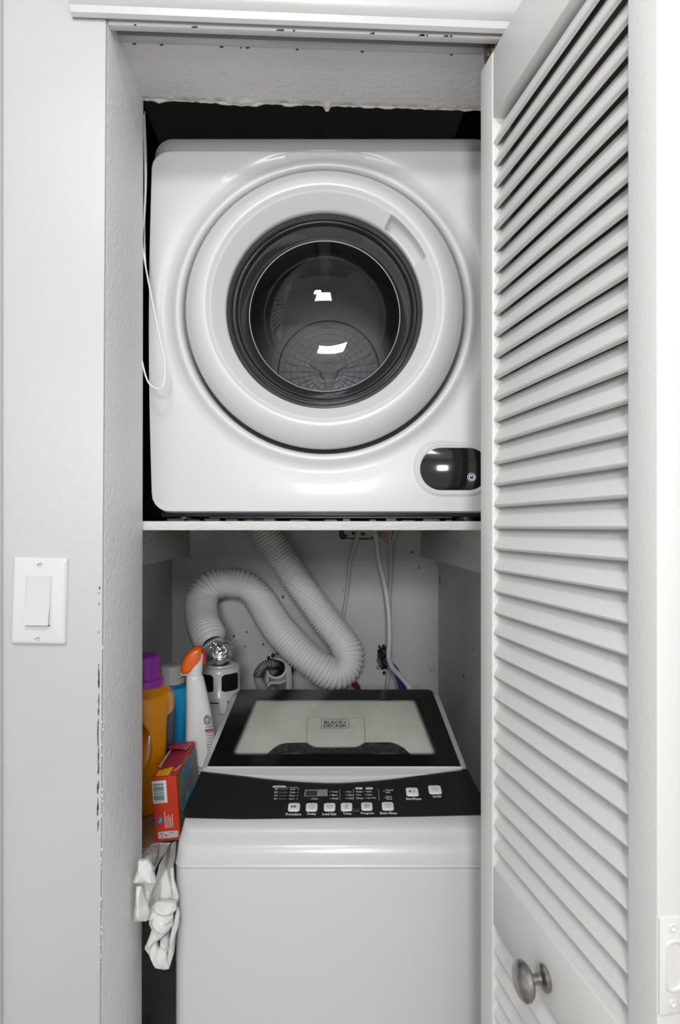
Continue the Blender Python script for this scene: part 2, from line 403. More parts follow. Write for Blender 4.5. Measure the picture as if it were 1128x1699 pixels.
# cleats and shelf
for nm, x0, x1, lab in (('left', -.447, -.394, 'grey wooden cleat under the left end of the dryer shelf'), ('right', .348, .402, 'grey wooden cleat under the right end of the dryer shelf')):
    zb = 1.239 if nm == 'left' else 1.231
    mb = MB().box((x0, 1.05, zb), (x1, 1.925, 1.3225), .0015)
    o = tag(mb.build('shelf_cleat', M['cleat']), lab, 'cleat')
    mb = MB()
    xe = x1 if nm == 'left' else x0; s_ = 1 if nm == 'left' else -1
    for k in range(14):
        z = zb+.004+k*.0058; r = random.uniform(.001, .003)
        mb.add([Vector((xe+s_*random.uniform(.0, .0015), 1.926-random.uniform(0, .006), z)) for q in range(1)]+[Vector((xe, 1.927, z+.005)), Vector((xe+s_*.004, 1.928, z+.001)), Vector((xe, 1.916, z+.003))], [(0, 1, 2), (0, 2, 3), (1, 2, 3), (0, 1, 3)])
    mb.build('splintered_end', M['chip'], o, smooth=0)
    mb = MB()
    for k in range(5):
        y, z = random.uniform(1.4, 1.88), random.uniform(zb+.02, zb+.07)
        mb.prism([(y+.0025*math.cos(a), z+.0025*math.sin(a)) for a in [2*PI*i/8 for i in range(8)]], s_*.0008, xe, 'yz')
    mb.build('nail_holes', M['spot'], o, smooth=0, kind='stuff')
c = wallpt(312, 926)
mb = MB()
for k in range(22):
    a = random.uniform(0, 2*PI); r = random.uniform(0, .010); q = Vector((c.x+r*math.cos(a)*1.4, YB-.003, c.z+r*math.sin(a)*.8))
    mb.lathe([(0, -.004), (.004, -.003), (.005, .002), (0, .003)], c=q, axis='y', n=6)
mb.build('plaster_dab', M['trim'], bw, smooth=0, kind='stuff')
mb = MB().box((-.446, 1.0, 1.3232), (.401, 1.555, 1.3382), .0012, 2)
tag(mb.build('dryer_shelf', M['shelf']), 'white painted plank shelf with rough grain carrying the dryer', 'shelf')

# ================================================================== LIGHT SWITCH
q = P(68.5, 996, .7985)
sw = empty('light_switch', (q.x, Y0, q.z)); sw.rotation_euler = (0, math.radians(1.6), 0)
mb = MB(); R = []
for dx, y in ((0, 0), (0, -.0025), (.0018, -.0050), (.0045, -.0060)):
    R.append([Vector((a, y, b)) for a, b in rrect(-.0355+dx, .0355-dx, -.0575+dx, .0575-dx, .003)])
mb.rings(R, cap0=True, cap1=True); mb.build('cover_plate', M['plastic'], sw, smooth=50)
mb = MB(); R = []
for d, y in ((0, -.0058), (0, -.0066), (.001, -.0068), (.0014, -.0062)):
    R.append([Vector((a, y, b)) for a, b in rrect(-.0172+d, .0172-d, -.0338+d, .0338-d, .001)])
mb.rings(R, cap1=True); mb.build('switch_frame', M['plastic'], sw)
mb = MB()
x = .0152
mb.add([(-x, -.0060, .0316), (x, -.0060, .0316), (x, -.0075, .0316), (-x, -.0075, .0316), (-x, -.0078, -.001), (x, -.0078, -.001), (x, -.0125, -.0312), (-x, -.0125, -.0312), (x, -.006, -.0312), (-x, -.006, -.0312)],
       [(0, 1, 2, 3), (3, 2, 5, 4), (4, 5, 6, 7), (7, 6, 8, 9), (0, 3, 4, 7, 9), (1, 8, 6, 5, 2)])
mb.build('rocker', M['trim'], sw, smooth=10)
MB().box((-.0158, -.0070, -.0326), (.0158, -.0060, -.0313)).build('rocker_gap', M['ink'], sw)
for z in (.0485, -.0485):
    mb = MB().lathe([(0, -.0074), (.0030, -.0072), (.0038, -.006), (.0038, -.0055)], axis='y', n=20, c=(0, 0, z)); s1 = mb.build('screw', M['plastic'], sw)
    MB().box((-.0030, -.0076, -.0004), (.0030, -.0071, .0004), mtx=Matrix.Translation((0, 0, z))@Matrix.Rotation(math.radians(-25), 4, 'Y')).build('slot', M['ink'], s1)
tag(sw, 'white rocker light switch with screwed cover plate on the left wall', 'light switch')

# ================================================================== LOUVRED BIFOLD DOOR
far, near = Vector((.2000, .859)), Vector((.2668, .506))
U = (near-far).normalized(); LEN = (near-far).length
d1 = empty('door_1', W(far.x, far.y, 0), math.atan2(U.y, U.x)-PHI)
ZT, ZRT, ZM1, ZM0, ZB1, ZB0 = 1.977, 1.886, .868, .788, .16, .02
SW = .0395; PITCH = .0290
slat_v = None
def leaf(off, back=False):
    """leaf > stile, rail, slat; local x from the free end towards the hinge, y into the leaf"""
    e = empty('door_leaf', (0, 0, 0)); e.parent = d1; e.location = (0, off, 0)
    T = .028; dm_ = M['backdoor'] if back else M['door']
    for x0, x1 in ((0, SW), (LEN-SW, LEN)):
        MB().box((x0, 0, ZB0), (x1, T, ZT), .0022, 3).build('stile', dm_, e)
    for z0, z1 in ((ZRT, ZT), (ZM0, ZM1), (ZB0, ZB1)):
        MB().box((SW-.001, .001, z0), (LEN-SW+.001, T-.001, z1), .0016, 2).build('rail', dm_, e)
    mb = MB(); t, A = .0056, math.radians(66); Lw = .0314
    dx, dz = math.cos(A), math.sin(A)   # along the slat: inwards and up
    nx, nz = -dz, dx
    prof = [(0, 0), (Lw, 0), (Lw, t), (.0015, t), (0, t-.0015)]
    pr = [(a*dx+b*nx+.0060, a*dz+b*nz) for a, b in prof]
    if back: pr = [(T-y, z) for y, z in pr]
    mb.rings([[Vector((x, y, z)) for y, z in pr] for x in (SW-.0005, LEN-SW+.0005)], cap0=True, cap1=True)
    first = mb.build('slat', dm_, e, smooth=20)
    zz = []
    k = 0
    while ZRT-.012-.0300-k*PITCH > ZM1-.016: zz.append(ZRT-.0415-k*PITCH); k += 1
    k = 0
    while ZM0-.0415-k*PITCH > ZB1-.004: zz.append(ZM0-.0415-k*PITCH); k += 1
    for i, z in enumerate(zz):
        o = first if i == 0 else first.copy()
        if i: col.objects.link(o); o.parent = e
        o.location = (0, 0, z+.004)
    return e
lf = leaf(0.0)
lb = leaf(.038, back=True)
mb = MB().lathe([(0, 0), (.0140, 0), (.0142, -.0025), (.0125, -.0045), (.0065, -.0065), (.0055, -.013), (.0060, -.019), (.0090, -.0215)], axis='y', n=32, c=(.177, 0, .8165))
kb = mb.build('knob_rose', M['nickel'], lf)
mb = MB().lathe([(.006, -.018), (.012, -.019), (.0185, -.0215), (.0210, -.0250), (.0205, -.0290), (.0165, -.0325), (.009, -.0345), (0, -.035)], axis='y', n=36, c=(.177, 0, .8165), sx=1.0, sy=1.0)
mb.build('knob', M['nickel'], lf)
# painted plate let into the near edge of the leaf
X_ = LEN
mb = MB(); R = []
for d, x in ((0, -.0005), (0, .0010), (.0010, .0018)):
    R.append([Vector((X_+x, a, b)) for a, b in rrect(.0008+d, .0272-d, .9195+d, 1.0015-d, .0012)])
mb.rings(R, cap1=True); ep = mb.build('edge_plate', M['door'], lf, smooth=40)
mb = MB(); R = []
for d, x in ((0, .0017), (.0008, .0034), (.0020, .0034), (.0032, .0019)):
    R.append([Vector((X_+x, a, b)) for a, b in rrect(.0055+d, .0225-d, .9390+d, .9825-d, .0050)])
mb.rings(R, cap1=True); mb.build('plate_slot', M['door'], lf, smooth=40)
for z in (.9925, .9290):
    MB().lathe([(0, .0016), (.0012, .0022), (.0026, .0030), (.0034, .0026), (.0036, .0016)], c=(X_, .0125, z), axis='x', n=20).build('plate_screw', M['door'], lf)
for z in (1.75, 1.0, .3):
    mb = MB().lathe([(0, -.028), (.003, -.028), (.003, .028), (0, .028)], c=(LEN-.004, .033, z)); mb.build('hinge', M['nickel'], d1)
struct(d1, 'folded white louvred bifold closet door with a nickel knob', 'door')

# ================================================================== DRYER
DX, DY = -.0265, 1.025
dr = empty('tumble_dryer', W(DX, DY, 1.3382), -PHI)
def dz(z): return z-1.3382
ZC = dz(CZ+.3645)                       # centre of the round opening
def outline(ang, hx, z0, z1, r, barrel=0.0):
    """point of a rounded rectangle in the direction ang seen from the opening's centre"""
    dx_, dz_ = math.cos(ang), math.sin(ang)
    lo, hi = 0.0, 2.0
    zc, hz = (z0+z1)/2, (z1-z0)/2
    for _ in range(26):
        m_ = (lo+hi)/2; x, z = dx_*m_, ZC+dz_*m_
        hxx = hx+barrel*math.cos(PI*(z-zc)/(2*hz)) if abs(z-zc) < hz else hx
        qx, qz = abs(x)-hxx+r, abs(z-zc)-hz+r
        d = math.hypot(max(qx, 0), max(qz, 0))+min(max(qx, qz), 0)-r
        if d < 0: lo = m_
        else: hi = m_
    return Vector((dx_*lo, 0, ZC+dz_*lo))
N = 288
angs = [2*PI*i/N for i in range(N)]
def circ(r, y): return [Vector((r*math.cos(a), y, ZC+r*math.sin(a))) for a in angs]
O1 = [outline(a, .2925, dz(1.3555), dz(1.9670), .028, .006) for a in angs]
O2 = [outline(a, .2985, dz(1.3515), dz(2.0120), .030, .006) for a in angs]
rows = [circ(.215, .030), circ(.2375, .030), circ(.2395, .026), circ(.2405, .006), circ(.2425, -.0005), circ(.2455, -.0040), circ(.2500, -.0052), circ(.2540, -.0042), circ(.259, -.0006), circ(.266, .0018), circ(.276, .0014)]
base = circ(.276, 0)
for t in (.12, .3, .55, .8, .97): rows.append([b.lerp(o, t)+Vector((0, .0010*(1-t)-.002*math.sin(PI*t), 0)) for b, o in zip(base, O1)])
rows.append([o.copy() for o in O1])
for t, y in ((.03, .0010), (.5, .0175), (.96, .0345), (1.0, .037)):
    rows.append([o.lerp(p, t)+Vector((0, y, 0)) for o, p in zip(O1, O2)])
rows.append([p+Vector((0, .05, 0)) for p in O2])
MB().rings(rows).build('front_panel', M['enamel'], dr, smooth=60)
O3 = [outline(a, .2965, dz(1.3535), dz(2.0100), .030, .005) for a in angs]
MB().rings([[p+Vector((0, .05, 0)) for p in O3], [p+Vector((0, .44, 0)) for p in O3]], cap1=True).build('cabinet', M['enamel'], dr, smooth=60)
# gasket in the recess
MB().rings([circ(.214, .029), circ(.214, .016), circ(.236, .014), circ(.238, .020), circ(.238, .029)]).build('recess_gasket', M['gasket'], dr, smooth=40)
# door ring with handle scoop
prof = [(.214, .016), (.230, .014), (.2335, .008), (.2345, -.002), (.2335, -.0105), (.2290, -.0180), (.2200, -.0265), (.2100, -.0335), (.2020, -.0375), (.1965, -.0385), (.1945, -.0380), (.1925, -.0362), (.1900, -.0340), (.188, -.0325), (.1870, -.0320)]
prof += [(.1865, -.0317)]+[(.1860-.0010*k, -.0313+.00105*k) for k in range(20)]+[(.1662, -.0100), (.1657, -.0060), (.1655, .004)]
def smooth(a, b, x):
    t = max(0, min(1, (x-a)/(b-a))); return t*t*(3-2*t)
DN = 720
R = []
for r, y in prof:
    ring = []
    for i in range(DN):
        a = 2*PI*i/DN; ad = math.degrees(a)
        k = smooth(25.2, 26.4, ad)*(1-smooth(52.4, 53.6, ad))
        kr = (1-smooth(.1852, .1866, r))*smooth(.1668, .1740, r) if r < .19 else 0
        ring.append(Vector((r*math.cos(a), y+.020*k*kr, ZC+r*math.sin(a))))
    R.append(ring)
MB().rings(R).build('door_ring', M['plastic'], dr, smooth=50)
dg = empty('door_window', (0, 0, 0)); dg.parent = dr
MB().lathe([(.1655, .002), (.1645, -.004), (.161, -.0055), (.1575, -.0030), (.1560, .003), (.1545, .003), (.1535, -.001), (.1510, -.0015), (.1490, .0035), (.1480, .010)], c=(0, 0, ZC), axis='y', n=160).build('outer_bezel', M['gasket2'], dg, smooth=50)
MB().lathe([(.1485, .006), (.1470, .004), (.1450, .0050), (.1430, .0075), (.1360, .0130), (.1320, .0190), (.1300, .0220)], c=(0, 0, ZC), axis='y', n=160).build('inner_bezel', M['gasket2'], dg, smooth=50)
MB().lathe([(.1312, .0212), (.1306, .0200), (.1300, .0204), (.1298, .0215)], c=(0, 0, ZC), axis='y', n=160).build('glass_rim', M['plastic'], dg, smooth=50)
prof = [(.1300, .022), (.1285, .030)]
for k in range(1, 15):
    a = k/14; prof.append((.1285*math.cos(a*PI/2)**.75 if a < 1 else .0004, .030+.060*math.sin(a*PI/2)))
MB().lathe(prof, c=(0, 0, ZC), axis='y', n=128).build('glass_bowl', M['bowl'], dg, smooth=80)
# drum with stepped back and grille
dm = MB().lathe([(.160, .035), (.232, .035), (.236, .05), (.236, .38), (.215, .40), (.140, .40), (.138, .392), (.120, .392), (.118, .400), (0.0005, .400)], c=(0, 0, ZC), axis='y', n=96).build('drum', M['drum'], dr, smooth=40)
mb = MB()
for rr in (.030, .045, .060, .075, .090, .105, .116):
    mb.lathe([(rr-.0011, .3985), (rr+.0011, .3985), (rr+.0011, .3965), (rr-.0011, .3965), (rr-.0011, .3985)], c=(0, 0, ZC), axis='y', n=72)
for k in range(32):
    a = 2*PI*k/32; m_ = Matrix.Translation((0, 0, ZC))@Matrix.Rotation(a, 4, 'Y')
    mb.box((.026, .3965, -.0009), (.116, .3985, .0009), mtx=m_)
mb.lathe([(0.0005, .390), (.018, .391), (.024, .398)], c=(0, 0, ZC), axis='y', n=32)
for k in range(3):
    m_ = Matrix.Translation((0, 0, ZC))@Matrix.Rotation(2*PI*k/3+PI/2, 4, 'Y'); mb.box((.01, .391, -.010), (.048, .397, .010), .003, mtx=m_)
mb.build('drum_grille', M['grille'], dm, smooth=30)
for k in range(3):
    m_ = Matrix.Translation((0, 0, ZC))@Matrix.Rotation(2*PI*k/3+.5, 4, 'Y')
    MB().box((.195, .07, -.018), (.235, .37, .018), .012, 3, mtx=m_).build('drum_paddle', M['drum'], dr)
# control window
cw = empty('control_window', (0, 0, 0)); cw.parent = dr
xa, xb, zc_, rr = (696-PX)/F*DY-DX, (812-PX)/F*DY-DX, dz(CZ+.0945*DY), .0365
def pill(g, y, n=20):
    pts = []
    for cx, a0 in ((xb-rr, -90), (xa+rr, 90)):
        for k in range(n+1):
            a = math.radians(a0+180*k/n); pts.append(Vector((cx+(rr+g)*math.cos(a), y, zc_+(rr+g)*math.sin(a))))
    return pts
MB().rings([pill(.014, .001), pill(.010, -.0012), pill(.0060, -.0042), pill(.0045, -.0045), pill(.0030, -.0035), pill(.0022, -.0038), pill(.0010, -.0036), pill(-.0005, -.0030)]).build('window_bezel', M['enamel'], cw, smooth=50)
MB().rings([pill(.0, -.0026), pill(-.001, -.0032)], cap1=True).build('display_glass', M['gloss_black'], cw)
c = Vector(((781.5-PX)/F*DY-DX, -.0034, dz(CZ+.0810*DY)))
mb = MB().lathe([(.0064, 0), (.0069, 0), (.0069, -.0003), (.0064, -.0003)], c=c, axis='y', n=32)
R = []
for i in range(25):
    a = math.radians(118+304*i/24); R.append([c+Vector((r*math.cos(a), -.0003, r*math.sin(a))) for r in (.0036, .0046)])
mb.rings(R, close=False); mb.box(c+Vector((-.0005, -.0004, .0006)), c+Vector((.0005, -.0002, .0046)))
mb.build('power_symbol', mat('white_symbol', (.75, .8, .95), .5, emit=.6), cw, smooth=0)
# feet and the clutter under the front edge
for sx in (-.25, .25):
    for y in (.05, .38):
        MB().lathe([(0, 0), (.02, 0), (.020, .012), (.014, .0155), (0, .0155)], c=(sx, y, 0), n=20).build('foot', M['dark'], dr)
MB().box((-.285, .026, .0085), (.285, .42, .0165), .001).build('base_tray', M['dark'], dr)
mb = MB()
for k in range(16):
    x = -.27+k*.034+random.uniform(-.008, .008); h = random.uniform(.002, .005)
    mb.box((x, .012+random.uniform(0, .008), .0005), (x+random.uniform(.01, .03), .03, .0005+h), .0005)
mb.box((-.20, .018, .006), (.22, .022, .0078))
mb.build('wiring_underneath', M['dark'], dr, smooth=0, kind='stuff')
tag(dr, 'white front loading tumble dryer with round smoked window on the shelf', 'dryer')

# pale wires hanging at the dryer's left
def cpath(pts): return spline([P(*p) for p in pts], 10)
mb = MB().tube(cpath([(238, 190, 1.00), (241, 300, .995), (239, 360, .99), (236, 400, .985), (243, 450, .985), (262, 545, .980), (273, 600, .975), (272, 636, .972), (262, 645, .972), (246, 634, .975), (236, 600, .98), (232, 560, .985), (231, 440, .985), (235, 380, .99), (236, 300, .995)]), .0013, 8)
tag(mb.build('dangling_wire', M['coldwire']), 'thin pale wire hanging in a loop beside the dryer', 'wire')
mb = MB().tube(cpath([(240, 185, 1.01), (243, 290, 1.005), (240, 370, 1.0), (241, 430, .985), (246, 470, .982)]), .0009, 8)
tag(mb.build('dangling_wire', M['coldwire']), 'shorter thin pale wire running down beside the left jamb', 'wire')

# ================================================================== WASHER
WX, WY = -.0112, 1.25
ws = empty('washing_machine', W(WX, WY, 0), -PHI)
ya, za, yf, zf, yb_, zb_ = 1.016-WY, .8235, 1.144-WY, .8640, 1.500-WY, .9170
s1, s2 = (zf-za)/(yf-ya), (zb_-zf)/(yb_-yf)
def topz(y): return za+(y-ya)*s1 if y < yf else zf+(y-yf)*s2
def sym(hx, y0, y1, r0, r1, n=8):
    """right half of a rounded rectangle from front to back, mirrored: list of (x, y) right, same order left"""
    right = []
    for k in range(n+1):
        a = math.radians(-90+90*k/n); right.append((hx-r0+r0*math.cos(a), y0+r0+r0*math.sin(a)))
    for t in (.05, .2, .35, .36, .5, .7, .9): right.append((hx, y0+r0+(y1-r1-y0-r0)*t))
    for k in range(n+1):
        a = math.radians(0+90*k/n); right.append((hx-r1+r1*math.cos(a), y1-r1+r1*math.sin(a)))
    return right
def loop(right, zfun): return [Vector((x, y, zfun(y))) for x, y in right]+[Vector((-x, y, zfun(y))) for x, y in right[::-1]]
def capf(n, off): return [(off+i, off+i+1, off+2*n-2-i, off+2*n-1-i) for i in range(n-1)]
# body
mb = MB(); A_ = sym(.2620, -.265, .262, .022, .03)
mb.rings([loop(A_, lambda y: .025), loop(A_, lambda y: .765), loop(sym(.2612, -.2642, .262, .022, .03), lambda y: .770)], cap0=True, cap1=True)
mb.build('body', M['wbody'], ws, smooth=40)
for sx in (-.21, .21):
    for y in (-.21, .21): MB().lathe([(0, 0), (.022, 0), (.022, .012), (.012, .016), (.012, .026), (0, .026)], c=(sx, y, 0), n=20).build('foot', M['dark'], ws)
# bright seam and top cover
mb = MB(); B = sym(.2628, -.2660, .263, .022, .03); B2 = sym(.2612, -.2640, .262, .022, .03)
mb.rings([loop(B2, lambda y: .7695), loop(B, lambda y: .7715), loop(B, lambda y: .7745), loop(B2, lambda y: .7765)])
mb.build('seam', M['trim'], ws, smooth=50)
def mixz(t, z0): return lambda y: z0+(topz(y)-z0)*t
L = [loop(sym(.2618, -.2645, .262, .022, .03), lambda y: .7765), loop(sym(.2605, -.2630, .261, .022, .03), mixz(.30, .7765)),
     loop(sym(.2585, -.2600, .260, .022, .03), mixz(.66, .7765)), loop(sym(.2565, -.2550, .259, .022, .028), lambda y: topz(y)-.0115),
     loop(sym(.2560, -.2515, .2585, .022, .028), lambda y: topz(y)-.0085), loop(sym(.2562, -.2420, .2582, .022, .028), lambda y: topz(y)-.0066), loop(sym(.2555, -.2385, .258, .020, .026), lambda y: topz(y)-.0030),
     loop(sym(.2525, -.2345, .2550, .016, .024), lambda y: topz(y)-.0004)]
nR = len(L[0])//2
mb.v = []; mb.f = []
mb.rings(L); off = (len(L)-1)*len(L[0]); mb.f += capf(nR, off)
mb.build('top_cover', M['wbody'], ws, smooth=50)
def onw(px, py, plane=None, lift=0.0):
    """local washer point on the sloping top seen at (px, py)"""
    if plane is None:
        plane = 1
        p = onw(px, py, 1)
        if p.y > yf: plane = 2
    Y0_, z0, s = (ya+WY, za, s1) if plane == 1 else (yf+WY, zf, s2)
    z0 += lift
    k = -(py-PY)/F
    Y = (z0-CZ-s*Y0_)/(k-s)
    return Vector(((px-PX)/F*Y-WX, Y-WY, CZ+k*Y))
def slab(pxs, plane, z0, z1, name, m, parent, smooth=0):
    """polygon given by picture outline, lying z0..z1 above the sloping top"""
    pts = [onw(a, b, plane, (z0+z1)/2) for a, b in pxs]; n = len(pts)
    nrm = Vector((0, -(s1 if plane == 1 else s2), 1)).normalized(); h = (z1-z0)/2
    vs = [p-nrm*h for p in pts]+[p+nrm*h for p in pts]
    return MB().add(vs, [tuple(range(n))[::-1], tuple(range(n, 2*n))]+[(i, (i+1) % n, (i+1) % n+n, i+n) for i in range(n)]).build(name, m, parent, smooth)
def arcpts(cx, cy, rx, ry, a0, a1, n=6): return [(cx+rx*math.cos(math.radians(a0+(a1-a0)*k/n)), cy+ry*math.sin(math.radians(a0+(a1-a0)*k/n))) for k in range(n+1)]
# control panel: upper edge dips in the middle
upper = [(333, 1281)]+[(345+i*(764-345)/24, 1279.5-3.0*i/24+20*math.sin(PI*i/24)**1.15) for i in range(25)]+[(775, 1276)]
lower = [(797, 1318), (805, 1341)]+arcpts(800, 1344, 7, 8, 0, 90, 4)+[(700, 1354.5), (554, 1357), (400, 1359)]+arcpts(312, 1349, 8, 8, 95, 190, 5)
cp = slab(upper+lower, 1, 0, .0012, 'control_panel', M['gloss_black'], ws)
# lid handle lens
lens = [(337, 1279)]+[(345+i*(764-345)/24, 1280.2-3.0*i/24+19*math.sin(PI*i/24)**1.15) for i in range(25)]+[(771, 1274)]
ltop = [(766-i*(766-340)/16, 1273.2+2.5*i/16+3.5*math.sin(PI*i/16)) for i in range(17)]
hd_ = slab(lens+ltop, 1, .0004, .0042, 'lid_handle', M['wbody'], ws)
g = [(400+i*(708-400)/16, 1285.5-1.5*i/16+3*math.sin(PI*i/16)) for i in range(17)]; g2 = [(x, y+1.2+4.5*math.sin(PI*i/16)) for i, (x, y) in enumerate(g)][::-1]
slab(g+g2, 1, .0040, .0046, 'handle_recess', M['button'], hd_)
# lid: black printed glass with clear window over the pale inner lid
gy0, gy1 = yf+.006, yb_-.003
lidf = empty('lid', (0, yf, zf)); lidf.parent = ws; lidf.rotation_euler = (math.atan(s2), 0, 0)
LY = (gy1-yf)/math.cos(math.atan(s2)); hw0, hw1 = .2415, .2385
gl = MB(); out = []
for cx, cy, a0 in ((hw1-.012, LY-.012, 0), (-hw1+.012, LY-.012, 90), (-hw0+.003, .005+.003, 180), (hw0-.003, .005+.003, 270)):
    r = .012 if a0 < 180 else .003
    for k in range(6): a = math.radians(a0+18*k); out.append((cx+r*math.cos(a), cy+r*math.sin(a)))
w0, w1 = .044, .306
Mlid = window_glass('printed_lid_glass', .2015, w0, w1, .045, .018, .014)
gl.prism(out, .0004, .0078); gl.build('lid_glass', Mlid, lidf, smooth=0)
# white rim below the glass
inn = [(x*.93, .012+(y-.006)*.965) for x, y in out]
n = len(out)
mb = MB(); mb.add([(x*1.008, y, .0004) for x, y in out]+[(x*1.008, y, .0060) for x, y in out]+[(x, y, .0078) for x, y in out]+[(x*.985, .003+y*.985, .0076) for x, y in out], [])
for j in range(3):
    for i in range(n): mb.f.append((j*n+i, j*n+(i+1) % n, (j+1)*n+(i+1) % n, (j+1)*n+i))
mb.build('lid_rim', M['wbody'], lidf, smooth=30)
mb = MB().box((-.232, .010, .0006), (.232, LY-.008, .0020)); mb.build('inner_lid', M['cream'], lidf)
MB().box((-.185, LY-.052, .0022), (.185, LY-.047, .0040), .0005).build('hinge_strip', M['pgrey'], lidf)
for x in (-.13, .12): MB().box((x-.014, LY-.0525, .0024), (x+.014, LY-.0455, .0044), .0005).build('hinge_clip', M['gasket'], lidf)
def onlid(px, py, lift):
    p = onw(px, py, 2, lift); v = p-Vector((0, yf, zf)); th = math.atan(s2)
    return (v.x, v.y*math.cos(th)+v.z*math.sin(th))
tub = [(437, 1256), (446, 1248), (455, 1240), (464, 1235), (474, 1232.5), (508, 1232), (514, 1236), (524, 1239), (592, 1238.5), (598, 1236), (606, 1231.5), (648, 1231.5), (660, 1235), (670, 1241), (683, 1253), (683, 1262), (437, 1262)]
MB().prism([onlid(a, b, .0035) for a, b in tub], .0012, .0022).build('tub_opening', M['speckle'], lidf, smooth=0)
for cx, c1, c2 in ((486, 462, 510), (640, 612, 668)):
    ar = [(c1+(c2-c1)*i/10, 1251.5-2.6*math.sin(PI*i/10)) for i in range(11)]
    MB().prism([onlid(a, b, .004) for a, b in ar], .0006, .0036).build('tub_glint', M['pgrey'], lidf, smooth=0)
bd = arcpts(513, 1194.5, 4, 4, 180, 270, 4)+arcpts(601, 1194.5, 4, 4, 270, 360, 4)+[(605.5, 1231), (598, 1236), (590, 1238.5), (524, 1239), (516, 1236), (508.5, 1231)]
bo = [onlid(a, b, .005) for a, b in bd]
lgo = MB().prism(bo, .0008, .0036).build('logo_badge', M['cream'], lidf, smooth=0)
cx_ = sum(p[0] for p in bo)/len(bo); cy_ = sum(p[1] for p in bo)/len(bo)
mb = MB(); n = len(bo); inner = [(cx_+(x-cx_)*.985, cy_+(y-cy_)*.985) for x, y in bo]
mb.add([(x, y, .0045) for x, y in bo]+[(x, y, .0045) for x, y in inner], [(i, (i+1) % n, (i+1) % n+n, i+n) for i in range(n)])
mb.build('badge_edge', M['pgrey'], lgo, smooth=0)
def lidtext(s, pxl, pxr, pyt, pyb, m, name, parent, bold=.01):
    a = onlid(pxl, pyb, .005); b = onlid(pxr, pyb, .005); t = onlid(pxl, pyt, .005)
    mb = text_mb(s, b[0]-a[0], t[1]-a[1], .0047, bold); xf(mb, Matrix.Translation((a[0], a[1], 0))); return mb.build(name, m, parent, 0)
lidtext('BLACK+', 537.5, 575, 1195.5, 1200.4, M['ink'], 'brand_lettering', lgo, .02)
lidtext('DECKER', 537, 575, 1201.2, 1206.2, M['ink'], 'brand_lettering', lgo, .02)
bx = [onlid(a, b, .005) for a, b in ((533.5, 1193.2), (578.5, 1193.2), (579, 1208.2), (532.5, 1208.2))]
xs0, xs1, ys0, ys1 = bx[3][0], bx[2][0], bx[3][1], bx[0][1]
o_ = rrect(xs0, xs1, ys0, ys1, .003); i_ = rrect(xs0+.0009, xs1-.0009, ys0+.0014, ys1-.0014, .0025); n = len(o_)
MB().add([(a, b, .0047) for a, b in o_+i_], [(i, (i+1) % n, (i+1) % n+n, i+n) for i in range(n)]).build('logo_border', M['ink'], lgo, 0)

# panel graphics
th1 = math.atan(s1)
def ptxt(s, pxl, pxr, pyb, h_px, m, bold=.01, mb_out=None, own=None):
    a = onw(pxl, pyb, 1, .0016); b = onw(pxr, pyb, 1, .0016); t = onw(pxl, pyb-h_px, 1, .0016)
    mb = text_mb(s, b.x-a.x, (t-a).length, 0, bold)
    xf(mb, frame(a, (1, 0, (b.z-a.z)/(b.x-a.x)), (0, math.cos(th1), math.sin(th1))))
    if own: return mb.build(own, m, cp, 0)
    if mb_out is None: return mb
    mb_out.add(mb.v, mb.f); return mb_out
for s, l, r, b, h in (('Procedure', 474, 499.5, 1353, 4.2), ('Delay', 509.5, 524.5, 1353, 4.6), ('Load Size', 534.5, 558, 1352.6, 4.2), ('Temp.', 569, 584, 1352.4, 4.4), ('Program', 598.7, 620.5, 1351.8, 4.4), ('Extra Rinse', 630.5, 658.8, 1351, 4.0), ('Start/Pause', 673.8, 699, 1327.2, 4.0), ('On/Off', 718, 732.5, 1323.4, 3.6)):
    ptxt(s, l, r, b, h, M['print'], .025, own='button_lettering')
for i, (s, d) in enumerate((('Soak', 'E7'), ('Wash', 'E7'), ('Rinse', '17'), ('Spin', '97'))):
    y = 1310.6+i*5.4
    ptxt(s, 481-i*.6, 490-i*.6, y, 2.6, M['print'], .01, own='lettering'); ptxt(d, 456-i*.6, 461.5-i*.6, y, 2.6, M['print'], .02, own='digits')
for s, l, r, b in (('Large', 551, 560.5, 1315.2), ('Med', 551, 558.6, 1320.6), ('Small', 551, 560.7, 1326.2), ('Hot', 577, 582.8, 1315), ('Warm', 577, 585, 1320.4), ('Cold', 577, 585, 1325.8), ('Normal', 590.6, 601, 1314.8), ('Heavy', 590.6, 599.6, 1320.2), ('Delicate', 591, 602.5, 1325.6), ('Quick', 608.8, 617.4, 1314.8), ('Bulky', 609.2, 617.5, 1320.2), ('Spin Only', 609.8, 624.3, 1325.6), ('Control', 640, 652, 1312.2), ('Lock', 640, 647.5, 1315.8), ('Extra', 641.2, 650, 1323), ('Rinse', 641.2, 650.5, 1326.6), ('Delay', 518, 527.6, 1327)):
    ptxt(s, l, r, b, 2.9, M['print'], .012, own='lettering')
ticks = MB()
def seg(x0, x1, y, t=.6):
    pts = [onw(a, b, 1, .0016) for a, b in ((x0, y+t/2), (x1, y+t/2), (x1, y-t/2), (x0, y-t/2))]; ticks.add(pts, [(0, 1, 2, 3)])
for i in range(4):
    y = 1309.4+i*5.4; seg(463-i*.6, 477-i*.6, y, .5); seg(493-i*.6, 496-i*.6, y, 1.0)
for x, y in ((546.5, 1313.8), (546.5, 1319.3), (547, 1324.8), (573, 1313.6), (573, 1319), (573, 1324.4), (604.5, 1313.4), (605, 1318.8), (605.5, 1324.2), (635.5, 1312.6), (637, 1323.4), (514.5, 1325.6)): seg(x, x+3, y, .9)
